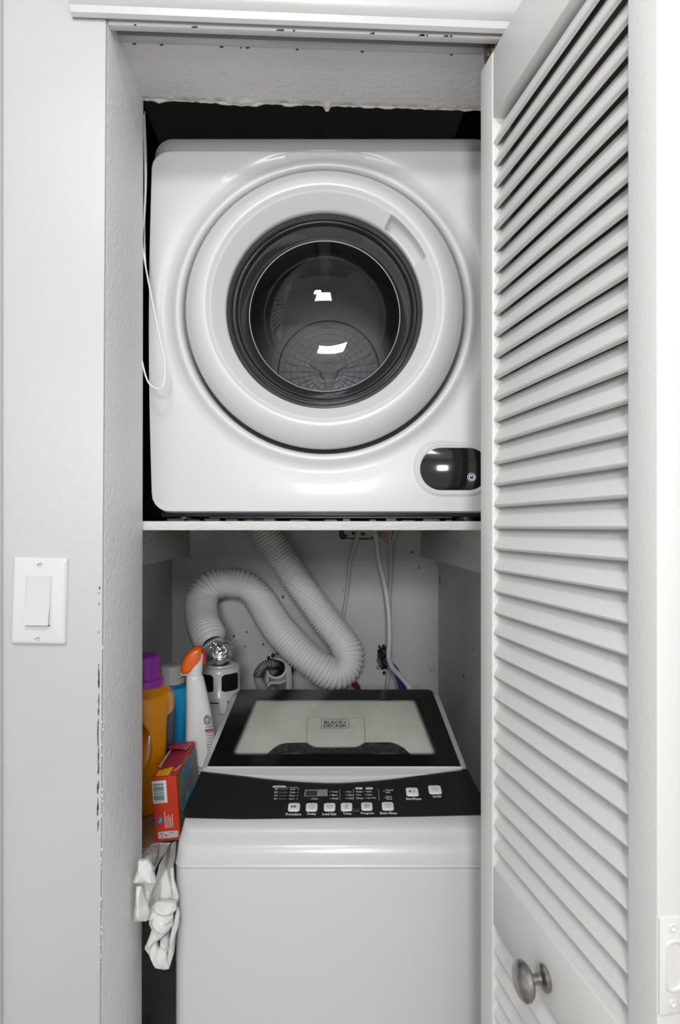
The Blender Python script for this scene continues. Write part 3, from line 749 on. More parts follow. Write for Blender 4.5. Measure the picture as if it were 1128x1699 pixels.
for x in (563.4, 586.2, 627.2):
    x2 = x+(2 if x > 600 else .2)
    pts = [onw(a, b, 1, .0016) for a, b in ((x-.35, 1309), (x+.35, 1309), (x2+.35, 1327.5), (x2-.35, 1327.5))]; ticks.add(pts, [(0, 1, 2, 3)])
seg(586, 589, 1342.6, .6); seg(593, 596, 1342.6, .6); seg(585, 596.5, 1345.8, .6)
ticks.build('tick_marks', M['printdim'], cp, 0, kind='stuff')
mb = MB()
for cx, cy, hw in ((595.5, 1308, 5.6), (612.5, 1308, 5.6)):
    pts = arcpts(cx+hw-1.5, cy, 1.8, 1.7, -90, 90, 5)+arcpts(cx-hw+1.5, cy, 1.8, 1.7, 90, 270, 5); q = [onw(a, b, 1, .0016) for a, b in pts]; MB().add(q, [tuple(range(len(q)))]).build('header_tag', M['button'], cp, 0)
q = [onw(a, b, 1, .0016) for a, b in ((452, 1306.6), (453.5, 1303.6), (472, 1303.4), (475.5, 1306.4), (495, 1306.2), (495, 1306.7)) ]; mb.add(q, [tuple(range(6))])
mb.build('header_tag', M['button'], cp, 0)
mb = MB()
for s, l, r in (('Light', 591.8, 599.2), ('Fresh', 608.8, 616.2)):
    mb = MB(); ptxt(s, l, r, 1309.1, 2.4, M['ink'], .01, mb); xf(mb, Matrix.Translation((0, 0, .0003))); mb.build('tag_lettering', M['ink'], cp, 0)
mb = MB()
ptxt('Procedure', 454.4, 471.6, 1305.9, 2.2, M['ink'], .01, mb)
xf(mb, Matrix.Translation((0, 0, .0003))); mb.build('tag_lettering', M['ink'], cp, 0)
ds = slab([(506, 1310.3), (543.2, 1309.8), (543.4, 1320.6), (504.5, 1321.2)], 1, .0012, .0016, 'display', M['pgrey'], cp)
slab([(508, 1311.8), (526, 1311.6), (526, 1320), (507, 1320.2)], 1, .0016, .0019, 'display_window', M['ink'], ds)
mb = MB(); ptxt('88', 510.5, 521, 1319.2, 6.4, M['ink'], 0, mb); xf(mb, Matrix.Translation((0, 0, .0006))); mb.build('display_digits', M['gasket'], ds, 0)
mb = MB(); ptxt('Start/P.', 528, 540, 1314.6, 2.2, M['ink'], 0, mb); xf(mb, Matrix.Translation((0, 0, .0006))); mb.build('display_lettering', M['printdim'], ds, 0)
mb = MB(); ptxt('Remain', 528, 540, 1319.6, 2.2, M['ink'], 0, mb); xf(mb, Matrix.Translation((0, 0, .0006))); mb.build('display_lettering', M['printdim'], ds, 0)
# buttons
def button(px, py, wpx, hpx, icon):
    c = onw(px, py, 1, .0012); a = onw(px, py+hpx/2, 1, .0012); b = onw(px, py-hpx/2, 1, .0012); hw = wpx/2/F*(c.y+WY); hh = (b-a).length/2
    m_ = frame(c, (1, 0, 0), (0, math.cos(th1), math.sin(th1)))
    mb = MB(); R = []
    for d, z in ((0, 0), (0, .0010), (.0006, .0016), (.0016, .0019)):
        R.append([m_@Vector((x, y, z)) for x, y in rrect(-hw+d, hw-d, -hh+d, hh-d, .004)])
    mb.rings(R, cap1=True); o = mb.build('button', M['button'], cp, smooth=50)
    k = MB(); z = .0021
    def poly(pts): k.add([m_@Vector((x*.001, y*.001, z)) for x, y in pts], [tuple(range(len(pts)))])
    def ring(cx, cy, r, t=.5, a0=0, a1=360):
        R = [[m_@Vector(((cx+q*math.cos(math.radians(a)))*.001, (cy+q*math.sin(math.radians(a)))*.001, z)) for q in (r, r-t)] for a in [a0+(a1-a0)*i/20 for i in range(21)]]; k.rings(R, close=False)
    def bar(x0, y0, x1, y1, t=.5):
        v = Vector((x1-x0, y1-y0)).normalized(); nx, ny = -v.y*t/2, v.x*t/2; poly([(x0+nx, y0+ny), (x1+nx, y1+ny), (x1-nx, y1-ny), (x0-nx, y0-ny)])
    if icon == 'ff': poly([(-5, 3), (0, 0), (-5, -3)]); poly([(0, 3), (5, 0), (0, -3)])
    if icon == 'clock': ring(0, 0, 5); bar(0, 0, 0, 3.4); bar(0, 0, 2.8, -1)
    if icon == 'tub': bar(-5, 3, -3.6, -3); bar(-3.6, -3, 3.6, -3); bar(3.6, -3, 5, 3); bar(-5.4, 2.4, 5.4, 2.4); bar(-4, .6, 4, .6, .4)
    if icon == 'temp': ring(0, -2.6, 2.6); bar(-1, -.4, -1, 5); bar(1, -.4, 1, 5); bar(-1, 5, 1, 5); bar(0, -2.6, 0, 2)
    if icon == 'prog':
        for x, y in ((-4.4, -4), (-4.4, .4), (.2, -4)): bar(x, y, x+3.6, y); bar(x, y+3.6, x+3.6, y+3.6); bar(x, y, x, y+3.6); bar(x+3.6, y, x+3.6, y+3.6)
        bar(.2, .4, 5.4, 1.2); bar(5.4, 1.2, 4.6, 5.2); bar(.2, .4, .2, 4.6); bar(.2, 4.6, 4.6, 5.2)
    if icon == 'rinse': bar(-6, 3.4, -2, 3.6); bar(-6, 3.4, -5, 1.6); bar(-2, 3.6, 0, 2.4); bar(0, 2.4, 2, 3.6); bar(2, 3.6, 6, 3.4); bar(6, 3.4, 5, 1.6); bar(3.4, 1.6, 3.4, -4); bar(3.4, -4, .4, -4); ring(-2, -2, 1.8); bar(-2, 0, -2, 2)
    if icon == 'play': poly([(-5.6, 2.8), (-.6, 0), (-5.6, -2.8)]); bar(1.8, 3, 1.8, -3, .8); bar(4.4, 3, 4.4, -3, .8)
    if icon == 'power': ring(0, 0, 4.8); bar(0, 2, 0, -2, .8)
    k.build('icon', M['ink'], o, 0)
for a in ((487.7, 1339.8, 19.5, 13.5, 'ff'), (517, 1339.8, 19.2, 13.5, 'clock'), (546.7, 1339.6, 19, 13.3, 'tub'), (574.8, 1339.4, 19, 13.4, 'temp'), (608.5, 1338.6, 18.6, 13.2, 'prog'), (643.2, 1338.2, 19.4, 13.4, 'rinse'), (683.7, 1314.4, 20.4, 13.6, 'play'), (721.4, 1310.8, 21, 13.8, 'power')): button(*a)
tag(ws, 'white top loading washing machine with black glass lid and panel', 'washing machine')

# ================================================================== VINYL DUCT
cl = [(425, 850, 1.80), (443, 885, 1.80), (470, 927, 1.80), (502, 975, 1.80), (538, 1025, 1.79), (565, 1060, 1.78), (578, 1085, 1.76), (573, 1108, 1.74), (553, 1119, 1.72), (527, 1106, 1.71), (500, 1084, 1.72), (478, 1062, 1.74), (458, 1038, 1.77), (443, 1014, 1.80), (427, 989, 1.82), (404, 970, 1.82), (374, 967, 1.82), (347, 974, 1.80), (334, 998, 1.78), (336, 1028, 1.73), (345, 1052, 1.67), (353, 1069, 1.645)]
path = spline([P(*p) for p in cl], 30); path = resample(path, .0024)
mb = MB()
path = [p for p in path]
def rf(i):
    k = i % 4; e = len(path)-1-i; q_ = 1 if e > 7 else .70+.30*e/7; return (.0482, .0440, .0372, .0440)[k]*q_
mb.tube(path, .046, 40, cap=False, rfun=rf)
dct = mb.build('exhaust_duct', M['duct'], smooth=0)
for p in dct.data.polygons: p.use_smooth = True
b = M['duct'].node_tree.nodes['Principled BSDF']; b.inputs['Transmission Weight'].default_value = 0.0
b.inputs['Subsurface Weight'].default_value = .0
tag(dct, 'white ribbed vinyl exhaust duct looping from the shelf to the lint canister', 'duct')

# ================================================================== cables on the back wall
def hang(name, pts, r, m, label, cat):
    o = MB().tube(spline([P(*p) for p in pts], 12), r, 12).build(name, m, smooth=60); return tag(o, label, cat)
hang('power_cable', [(597, 872, 1.86), (592, 893, 1.88), (582, 925, 1.895), (578, 960, 1.90), (573, 1000, 1.905), (566, 1040, 1.905), (556, 1075, 1.905), (544, 1110, 1.905), (538, 1150, 1.90), (536, 1200, 1.89)], .0058, M['cable'], 'ivory cable hanging on the back wall and passing behind the duct', 'cable')
hang('drain_hose', [(620, 868, 1.84), (624, 893, 1.84), (629, 930, 1.84), (639, 975, 1.84), (645, 1020, 1.83), (646, 1060, 1.81), (645, 1090, 1.78), (651, 1108, 1.74), (665, 1123, 1.69), (680, 1142, 1.64), (690, 1170, 1.60)], .0075, M['hose'], 'bright white hose curving down behind the washer lid', 'hose')
hang('power_cable', [(660, 866, 1.87), (655, 885, 1.885), (649, 905, 1.90), (648, 950, 1.905), (646, 1000, 1.905), (647, 1060, 1.90), (646, 1105, 1.90), (642, 1145, 1.90), (640, 1200, 1.90)], .0068, M['cablegrey'], 'grey white cable running straight down the back wall', 'cable')
hang('inlet_hose', [(640, 1096, 1.86), (652, 1107, 1.82), (661, 1122, 1.78), (668, 1142, 1.74), (676, 1175, 1.70)], .0105, M['bluehose'], 'blue water hose dropping behind the washer', 'hose')
hang('inlet_hose', [(578, 1122, 1.85), (588, 1134, 1.82), (594, 1145, 1.80), (600, 1180, 1.78)], .0095, M['redhose'], 'red water hose end under the duct loop', 'hose')
# black taped valve in a broken hole
vl = empty('taped_valve', wallpt(636, 1092)); mb = MB(); c0 = Vector((0, 0, 0))
pts = []
for i in range(26):
    a = 2*PI*i/26; r = .030*(1+.35*noise.noise(Vector((math.cos(a)*2, math.sin(a)*2, 4)))+random.uniform(-.12, .1)); pts.append((r*math.cos(a)*.75, r*math.sin(a)*1.25))
mb.prism(pts, -.002, 0, 'xz'); mb.build('wall_hole', M['spot'], vl, smooth=0)
mb = MB()
for k in range(30):
    q = Vector((random.gauss(-.001, .009), -.012-random.uniform(0, .02), random.gauss(.002, .017)))
    r = random.uniform(.004, .009)
    mb.lathe([(0, -r), (r*.8, -r*.5), (r, .1*r), (r*.7, r*.7), (0, r)], c=q, n=8, sx=random.uniform(.6, 1.2))
mb.tube([(-.005, -.02, .02), (-.010, -.022, .033), (-.018, -.02, .045)], .0035, 8); mb.tube([(.006, -.03, -.01), (.018, -.03, -.02), (.030, -.03, -.030)], .0075, 10)
mb.build('black_tape', M['dark'], vl, smooth=50)
mb = MB()
for k in range(7):
    q = Vector((random.uniform(-.022, -.004), -.006-random.uniform(0, .004), random.uniform(-.036, -.004))); r = random.uniform(.002, .006)
    mb.lathe([(0, -r), (r, -r*.3), (r*.7, r*.7), (0, r)], c=q, n=6)
mb.build('broken_plaster', M['chip'], vl, smooth=0)
tag(vl, 'black taped water valve in a broken hole of the back wall', 'valve')
# outlet hole high on the wall with hanging tag
oh = empty('outlet_hole', wallpt(592, 888)); 
pts = [(-.058, .02), (-.056, -.008), (-.048, -.014), (-.03, -.012), (.0, -.014), (.03, -.0145), (.052, -.013), (.055, .02)]
mb = MB().prism(pts, -.002, 0, 'xz'); mb.build('hole_edge', M['ink'], oh, 0)
MB().prism([(-.044, .02), (-.036, -.008), (.046, -.009), (.048, .02)], -.002, -.002, 'xz').build('box_face', M['cleat'], oh, 0)
for x, z in ((-.036, -.002), (-.012, .006), (.02, .004)): MB().lathe([(0, -.007), (.005, -.006), (.006, -.003)], axis='y', n=12, c=(x, 0, z)).build('screw', M['ink'], oh)
tag(oh, 'black edged outlet hole high on the back wall under the shelf', 'outlet')
tg = empty('cable_tag', (0, 0, 0))
A4 = [P(598, 880, 1.855), P(652, 872, 1.855), P(646, 905, 1.85), P(634, 899, 1.85)]
dn = Vector((0, -.0008, 0)); MB().add(A4+[v+dn for v in A4], [(0, 1, 2, 3), (7, 6, 5, 4), (0, 1, 5, 4), (1, 2, 6, 5), (2, 3, 7, 6), (3, 0, 4, 7)]).build('tag_sheet', M['paper'], tg, 0)
mb = MB()
for k in range(6):
    a = P(628+k*.6, 881+k*3.4, 1.85).lerp(P(634, 899, 1.85), 0); b_ = P(646-k*.2, 884+k*3.6, 1.848)
    a = P(622+k*2.6, 882+k*2.8, 1.848); mb.add([a+dn*2, b_+dn*2, b_+dn*2+Vector((0, 0, -.0022)), a+dn*2+Vector((0, 0, -.0022))], [(0, 1, 2, 3)])
mb.build('printed_lines', M['redp'], tg, 0)
tag(tg, 'white paper warning tag with red print hanging from the cables', 'tag')

# PVC drain with spiral hose
dp = empty('drain_pipe', P(462, 1106, 1.80))
ax = Vector((.10, .62, -.45)).normalized()
def ringat(c, r, n=40, rr=None):
    u = ax.cross(Vector((1, 0, 0))).normalized(); v = ax.cross(u)
    return [c+(u*math.cos(2*PI*i/n)+v*math.sin(2*PI*i/n))*r for i in range(n)]
c0 = Vector((-.004, -.03, .002))
MB().rings([ringat(c0+ax*d, r) for d, r in ((.10, .025), (.006, .0245), (.0, .0255), (-.0012, .0285), (.0, .0320), (.02, .0325), (.024, .0335), (.045, .0335), (.049, .032), (.12, .032))]).build('pipe_mouth', M['hose'], dp, smooth=40)
MB().rings([ringat(c0+ax*.08, .0255)], ).build if False else None
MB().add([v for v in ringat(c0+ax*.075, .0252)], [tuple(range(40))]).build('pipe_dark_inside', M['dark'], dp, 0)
mb = MB()
pts = [(.015, 0), ]
for k in range(18):
    a = 2*PI*k/18; q = Vector((.004+.038*math.cos(a)*random.uniform(.9, 1.15), -.002, .004+.034*math.sin(a)*random.uniform(.9, 1.2))); r = random.uniform(.004, .008)
    if a > PI*1.1 and a < PI*1.75: continue
    mb.lathe([(0, -r), (r, -r*.2), (r*.7, r*.7), (0, r)], c=q, n=7)
mb.build('dark_sealant', M['dark'], dp, smooth=0)
def loc(p): return P(*p)-dp.location
tp = MB(); 
for p4 in (((475, 1100), (479, 1099), (483, 1145), (475, 1146)), ((480, 1104), (483, 1106), (484, 1146), (480, 1146)), ((442, 1131), (466, 1131), (477, 1126), (477, 1129), (466, 1135), (442, 1135)), ((442, 1118), (446, 1120), (446, 1135), (441, 1134)), ((446, 1133), (449, 1135), (440, 1146), (437, 1146))):
    q = [loc((a, b, 1.752)) for a, b in p4]; n = len(q); tp.add(q+[v+Vector((0, .002, 0)) for v in q], [tuple(range(n)), tuple(range(n, 2*n))[::-1]]+[(i, (i+1) % n, (i+1) % n+n, i+n) for i in range(n)])
tp.build('tape_strap', M['tape'], dp, 0)
path = resample(spline([loc(p) for p in ((474, 1113, 1.80), (464, 1105, 1.77), (452, 1102, 1.745), (440, 1104, 1.735), (431, 1113, 1.73), (428, 1126, 1.73), (433, 1138, 1.73), (441, 1150, 1.73))], 20), .0017)
MB().tube(path, .014, 18, rfun=lambda i: .0135 if i % 3 == 0 else .0118).build('spiral_hose', M['coil'], dp, smooth=60)
mb = MB()
for i in range(3, len(path)-1, 3):
    if i/len(path) > .72: break
    t = (path[i+1]-path[i-1]).normalized(); mb.tube([path[i]-t*.0013, path[i]+t*.0013], .0143, 18)
mb.build('hose_bands', M['dark'], dp, smooth=0)
tag(dp, 'white drain pipe mouth with a grey spiral hose curled into it', 'drain pipe')

# ================================================================== SIDE SHELF AND BOTTLES
ZS = .7350
def SP(px, Y, z=ZS): return W((px-PX)/F*Y, Y, z)
mb = MB().box((-.4465, 1.128, ZS-.010), (-.284, 1.90, ZS), .001)
sb = mb.build('side_shelf', M['kraft']); MB().box((-.4465, 1.125, ZS-.0105), (-.284, 1.1285, ZS+.0005), .0005).build('front_edge', M['board_edge'], sb)
tag(sb, 'narrow brown board ledge carrying the laundry products', 'ledge')
def ell(sec, n=40):
    """sections (z, cx, cy, rx, ry, exponent)"""
    R = []
    for z, cx, cy, rx, ry, e in sec:
        ring = []
        for i in range(n):
            a = 2*PI*i/n; c, s = math.cos(a), math.sin(a)
            ring.append(Vector((cx+rx*math.copysign(abs(c)**(2/e), c), cy+ry*math.copysign(abs(s)**(2/e), s), z)))
        R.append(ring)
    return R
def interp(sec, n):
    out = []
    for a, b in zip(sec, sec[1:]):
        for k in range(n): out.append(tuple(a[i]+(b[i]-a[i])*k/n for i in range(6)))
    out.append(sec[-1]); return out
# orange jug
jx = 1.29
jg = empty('detergent_jug', SP(237.5, jx), -PHI)
body = [(.000, 0, 0, .046, .060, 2.6), (.006, 0, 0, .051, .066, 2.6), (.03, 0, 0, .053, .068, 2.6), (.07, 0, 0, .0525, .068, 2.6), (.12, 0, 0, .0575, .069, 2.5), (.18, .0, 0, .0605, .070, 2.5), (.215, .0, 0, .0625, .071, 2.4), (.235, 0, 0, .062, .070, 2.4), (.248, 0, 0, .056, .064, 2.3), (.257, 0, 0, .046, .050, 2.2), (.262, 0, 0, .040, .042, 2.1), (.266, 0, 0, .037, .037, 2)]
R = ell(interp(body, 10), 160)
for ring in R:
    for v in ring:
        if v.y < 0:
            # handle scoop on the front: a deep hollow with a crisp arched upper edge
            dx_, dz_ = (v.x+.002)/.040, (v.z-.142)/.070
            rr_ = math.hypot(dx_, dz_)
            k = 1-smooth(.80, 1.0, rr_)
            depth = .058*k*(0.52+.48*max(-1, min(1, dz_)))
            v.y += depth
MB().rings(R, cap0=True, cap1=True).build('jug_body', M['orange'], jg, smooth=70)
CPF = [(.036, .260), (.041, .262), (.0415, .275), (.0400, .278), (.0350, .281), (.0340, .284)]
MB().lathe(CPF, n=48).build('cap_collar', M['purple'], jg, smooth=40)
mb = MB(); R = []
for r, z in ((.0345, .282), (.0340, .300), (.0335, .322), (.0325, .3275), (.0290, .3295)):
    R.append([Vector(((r-(.0007 if i % 4 < 2 and z < .32 else 0))*math.cos(2*PI*i/96), (r-(.0007 if i % 4 < 2 and z < .32 else 0))*math.sin(2*PI*i/96), z)) for i in range(96)])
mb.rings(R, cap1=True); mb.build('cap', M['purple'], jg, smooth=50)
lab = ell(interp([(.075, 0, 0, .0557, .0692, 2.6), (.12, 0, 0, .0585, .0702, 2.5), (.18, .0, 0, .0614, .0712, 2.5), (.205, .0, 0, .0628, .0718, 2.42)], 6), 96)
MB().rings([[r[i % 96] for i in range(-5, 20)] for r in lab], close=False).build('side_label', M['labelp'], jg, smooth=70)
jg.scale = (1, 1, .968)
tag(jg, 'large orange detergent jug with a purple cap beside the left jamb', 'bottle')
# blue bottle
bb = empty('softener_bottle', SP(283, 1.44), -PHI)
MB().rings(ell([(0, 0, 0, .034, .034, 2.4), (.004, 0, 0, .038, .038, 2.4), (.06, 0, 0, .036, .036, 2.4), (.10, 0, 0, .035, .035, 2.3), (.14, 0, 0, .040, .040, 2.2), (.175, 0, 0, .0425, .042, 2.1), (.196, 0, 0, .041, .041, 2), (.205, 0, 0, .037, .037, 2), (.212, 0, 0, .034, .034, 2)], 48), cap0=True, cap1=True).build('bottle_body', M['blue'], bb, smooth=60)
MB().lathe([(.0335, .196), (.0338, .213), (.032, .226)], n=48).build('neck_band', mat('deep_blue', (.01, .22, .55), .35), bb)
MB().lathe([(.0300, .213), (.0325, .215), (.0325, .229), (.0280, .232)], n=48).build('cap_collar', M['capw'], bb)
mb = MB(); R = []
for r, z in ((.0272, .230), (.0268, .258), (.0255, .262), (.022, .2635)):
    R.append([Vector(((r-(.0006 if i % 4 < 2 and z < .26 else 0))*math.cos(2*PI*i/96), (r-(.0006 if i % 4 < 2 and z < .26 else 0))*math.sin(2*PI*i/96), z)) for i in range(96)])
mb.rings(R, cap1=True); mb.build('cap', M['capw'], bb, smooth=50)
for ch in bb.children: ch.location.z = -.0
tag(bb, 'bright blue bottle with an ivory cap behind the orange jug', 'bottle')
# spray bottle
sy = 1.375
sp = empty('spray_bottle', SP(335, sy), -PHI+math.radians(14))
q = 1.0
MB().rings(ell(interp([(0, -.002, 0, .030, .022, 3), (.004, -.002, 0, .033, .025, 3), (.05, -.002, 0, .034, .026, 3), (.10, -.003, 0, .034, .026, 3), (.15, -.006, 0, .030, .024, 2.8), (.19, -.010, 0, .0255, .021, 2.6), (.225, -.014, 0, .0215, .0185, 2.5), (.240, -.016, 0, .0195, .0175, 2.4), (.246, -.016, 0, .016, .015, 2.2)], 4), 48), cap0=True, cap1=True).build('bottle_body', M['swhite'], sp, smooth=60)
MB().rings(ell([(.243, -.016, 0, .0165, .0160, 2.2), (.262, -.014, 0, .0160, .0155, 2.2), (.272, -.012, 0, .0145, .014, 2.6), (.284, -.008, 0, .0115, .013, 2.8), (.292, -.004, 0, .006, .010, 2.8)], 32), cap0=True, cap1=True).build('nozzle_collar', M['swhite'], sp, smooth=60)
# shroud: rounded wedge pointing left and towards the viewer
prof = [(-.047, .252), (-.044, .247), (-.034, .247), (-.020, .254), (-.006, .268), (.000, .282), (.001, .305), (-.006, .308), (-.022, .303), (-.038, .287), (-.046, .268)]
mb = MB(); R = []
for yy, k in ((-.015, .62), (-.013, .86), (-.007, .98), (0, 1), (.007, .98), (.013, .86), (.015, .62)):
    R.append([Vector((-.022+(x+.022)*k, yy, .276+(z-.276)*k)) for x, z in prof])
mb.rings(R, cap0=True, cap1=True); shr = mb.build('trigger_head', M['spray_orange'], sp, smooth=60)
mb = MB().tube([Vector(((-.022+(x+.022)*.99), -.0065, .276+(z-.276)*.99-.0004)) for x, z in prof[:6]], .0016, 8); mb.build('head_rim', M['swhite'], shr)
MB().tube([(.0010, 0, .300), (.0035, 0, .290), (.0045, 0, .278), (.0040, 0, .266)], .0035, 10, flat=2).build('trigger', M['trigger_red'], sp)
# prints on the bottle (facing the viewer)
def sprint(poly, m, name, y=-.0268):
    return MB().prism(poly, -.0004, y, 'xz').build(name, m, sp, 0)
lbm = MB()
for k in range(20):
    z = .155-k*.0062; xx = .007+k*.0003; lbm.box((xx, -.0278+(.006*max(0, (z-.10)/.05) if z > .1 else 0), z), (xx+.013+.003*math.sin(k*2.1)+k*.0002, -.0262, z+.0022))
lbm.build('back_print', M['printdim'], sp, 0)
MB().box((.006, -.0272, .128), (.023, -.0255, .1325)).build('red_heading', M['redp'], sp)
MB().lathe([(.0042, -.0262), (.0072, -.0262), (.0072, -.0268), (.0042, -.0268)], c=(.0105, .002, .152), axis='y', n=24, sy=1.5).build('round_emblem', M['pgrey'], sp, 0)
sprint([(-.033, .060), (-.0255, .060), (-.0260, .108), (-.0330, .092)], M['redp'], 'red_corner', -.0205)
t_ = text_mb('The\nsafe\none', .011, .020, 0, .01); xf(t_, Matrix.Translation((-.012, -.0264, .035))@Matrix.Rotation(PI/2, 4, 'X')); t_.build('front_lettering', M['ink'], sp, 0)
sp.scale = (1, 1, 1.05)
tag(sp, 'white spray bottle with an orange trigger head next to the washer lid', 'spray bottle')
# dryer sheet carton
bxr = empty('dryer_sheet_box', SP(279, 1.135, ZS), -PHI+math.radians(3.5))
bxr.rotation_euler = (0, math.radians(-4.0), -PHI+math.radians(2.5)); bxr.location.z = ZS+.0018
bw_, bl, bh = .0235, .180, .121
MB().box((-bw_, 0, 0), (bw_, bl, bh), .0008, 1).build('carton', M['red'], bxr)
def quad(v, m, name, parent=bxr): return MB().add(v, [tuple(range(len(v)))]).build(name, m, parent, 0)
e = .0005
quad([(-bw_+.001, .045, bh+e), (bw_-.006, .045, bh+e), (bw_-.004, bl-.002, bh+e), (-bw_+.004, bl-.002, bh+e)], M['darkred'], 'top_panel')
quad([(-bw_+.001, .055, bh+2*e), (-bw_+.0085, .060, bh+2*e), (-bw_+.0085, .155, bh+2*e), (-bw_+.001, .15, bh+2*e)], M['dark'], 'torn_opening')
MB().box((-bw_+.002, .05, bh-.001), (-bw_+.0065, .15, bh+.0022)).build('torn_paper', M['board_edge'], bxr)
MB().add([(-bw_-.002, .120, bh+.012), (bw_-.010, .128, bh+.004), (bw_-.002, bl, bh+.0015), (-bw_+.004, bl, bh+.002)], [(0, 1, 2, 3)]).build('top_flap', M['darkred'], bxr, 0)
mb = MB()
for k in range(3):
    x0 = -bw_+.006+k*.0088; mb.add([(x0, .006, bh+e), (x0+.0078, .006, bh+e), (x0+.0078, .048-(2-k)*.006, bh+e), (x0, .043-(2-k)*.006, bh+e)], [(0, 1, 2, 3)])
mb.build('yellow_stripes', M['yellow'], bxr, 0)
t_ = text_mb('Bounce', .026, .007, 0, .03); xf(t_, Matrix.Translation((bw_-.006, .024, bh+2*e))@Matrix.Rotation(math.radians(75), 4, 'Z')); t_.build('top_lettering', M['print'], bxr, 0)
t_ = text_mb('Bounce', .036, .007, 0, .03); xf(t_, Matrix.Translation((bw_-.007, .125, bh+.0040))@Matrix.Rotation(math.radians(80), 4, 'Z')); t_.build('top_lettering', M['pinkp'], bxr, 0)
bc = quad([(-bw_+.0010, -e, bh-.048), (-bw_+.0275, -e, bh-.048), (-bw_+.0275, -e, bh-.006), (-bw_+.0010, -e, bh-.006)], M['barcode'], 'barcode_label')
mb = MB(); z = bh-.010; random.seed(3)
while z > bh-.045:
    t = random.choice((.0004, .0008, .0012)); mb.add([(-bw_+.003, -2*e, z-t), (-bw_+.0225, -2*e, z-t), (-bw_+.0225, -2*e, z), (-bw_+.003, -2*e, z)], [(0, 1, 2, 3)]); z -= t+random.choice((.0006, .0009, .0014))
mb.build('barcode_bars', M['ink'], bc, 0)
mb = MB().lathe([(0.0001, -e), (.0062, -e), (.0062, 0)], c=(-bw_+.0105, 0, .040), axis='y', n=28); lg = mb.build('round_logo', M['bluep'], bxr, 0)
t_ = text_mb('P&G', .0085, .0042, 0, .03); xf(t_, Matrix.Translation((-bw_+.0122, -2*e, .0355))@Matrix.Rotation(PI/2, 4, 'X')@Matrix.Rotation(math.radians(70), 4, 'Z')); t_.build('logo_lettering', M['print'], lg, 0)
mb = MB(); random.seed(5)
for k in range(5):
    x0 = -bw_+.020+k*.0034; z = .026
    zt = .050-(k % 2)*.004+(.006 if k == 0 else 0)
    while z < zt:
        L_ = random.uniform(.001, .003); mb.add([(x0, -2*e, z), (x0+.0017, -2*e, z), (x0+.0017, -2*e, z+L_), (x0, -2*e, z+L_)], [(0, 1, 2, 3)]); z += L_+.0007
mb.build('fine_print', M['print'], bxr, 0)
pn = quad([(-bw_+.006, -e, .006), (bw_-.004, -e, .006), (bw_-.004, -e, .019), (-bw_+.006, -e, .019)], M['print'], 'white_panel')
mb = MB()
for k in range(40):
    x0, z0 = random.uniform(-bw_+.009, bw_-.008), random.uniform(.007, .016); mb.add([(x0, -2*e, z0), (x0+.0025, -2*e, z0+.0006), (x0+.002, -2*e, z0+.0018)], [(0, 1, 2)])
mb.build('panel_marks', M['redp'], pn, 0)
X = bw_+e
quad([(X, .006, .004), (X, .011, .004), (X, .011, bh-.004), (X, .006, bh-.004)], M['yellow'], 'side_stripe')
quad([(X, .014+.0, .004), (X, bl-.01, .004), (X, bl-.01, bh-.004), (X, .014, bh-.004)], M['tealp'], 'side_field')
el = [(X+e, .085+.068*math.cos(a), .072+.046*math.sin(a)) for a in [2*PI*i/36 for i in range(36)]]
quad([(X+e*.6, .085+.073*math.cos(a), .072+.050*math.sin(a)) for a in [2*PI*i/36 for i in range(36)]], M['yellow'], 'oval_edge')
quad(el, M['skyp'], 'blue_oval')
t_ = text_mb('Bounce', .105, .026, 0, .02); xf(t_, Matrix(((0, 0, 1, X+2*e), (1, 0, 0, .032), (0, 1, 0, .070), (0, 0, 0, 1)))@Matrix.Rotation(math.radians(-4), 4, 'Z')); t_.build('side_lettering', M['pinkp'], bxr, 0)
quad([(X+2*e, .10, .098), (X+2*e, .125, .105), (X+2*e, .118, .085)], M['print'], 'white_swatch')
quad([(X+2*e, .055, .060), (X+2*e, .085, .062), (X+2*e, .082, .048), (X+2*e, .058, .046)], M['print'], 'white_swatch')
tag(bxr, 'torn red dryer sheet carton with barcode end leaning beside the washer', 'box')
# lint canister
cn = empty('lint_canister', SP(364.5, 1.62), -PHI)
MB().lathe([(0, 0), (.044, 0), (.046, .004), (.050, .128), (.051, .132)], n=56, cap0=False).build('tank', M['swhite'], cn, smooth=40)
MB().lathe([(.0505, .135), (.0540, .136), (.0555, .140), (.0555, .150), (.0545, .1515), (.0545, .205), (.0535, .216), (.050, .221), (.041, .2225), (.040, .226), (.030, .226), (.030, .22)], n=64).build('housing', M['swhite'], cn, smooth=40)
for a_0, a_1 in ((-152, -96), (-74, -18), (6, 62), (84, 140)):
    R = []
    n_ = 14; a_s, a_e = math.radians(a_0), math.radians(a_1)
    def q_(a, z): return Vector((.0549*math.cos(a), .0549*math.sin(a), z))
    for i in range(n_+1):
        t = i/n_; a = a_s+(a_e-a_s)*t; cr = .006*(max(0, 1-t*n_/2)+max(0, 1-(1-t)*n_/2))
        R.append([q_(a, .163+cr*.6), q_(a, .208-cr)])
    MB().rings(R, close=False).build('window_panel', M['gloss_black'], cn)
for a in (-70, 20, 110, 200):
    m_ = Matrix.Rotation(math.radians(a), 4, 'Z'); MB().box((.048, -.011, .108), (.060, .011, .142), .0015, mtx=m_).build('latch', M['swhite'], cn)
tag(cn, 'white lint canister with dark windows behind the spray bottle', 'canister')
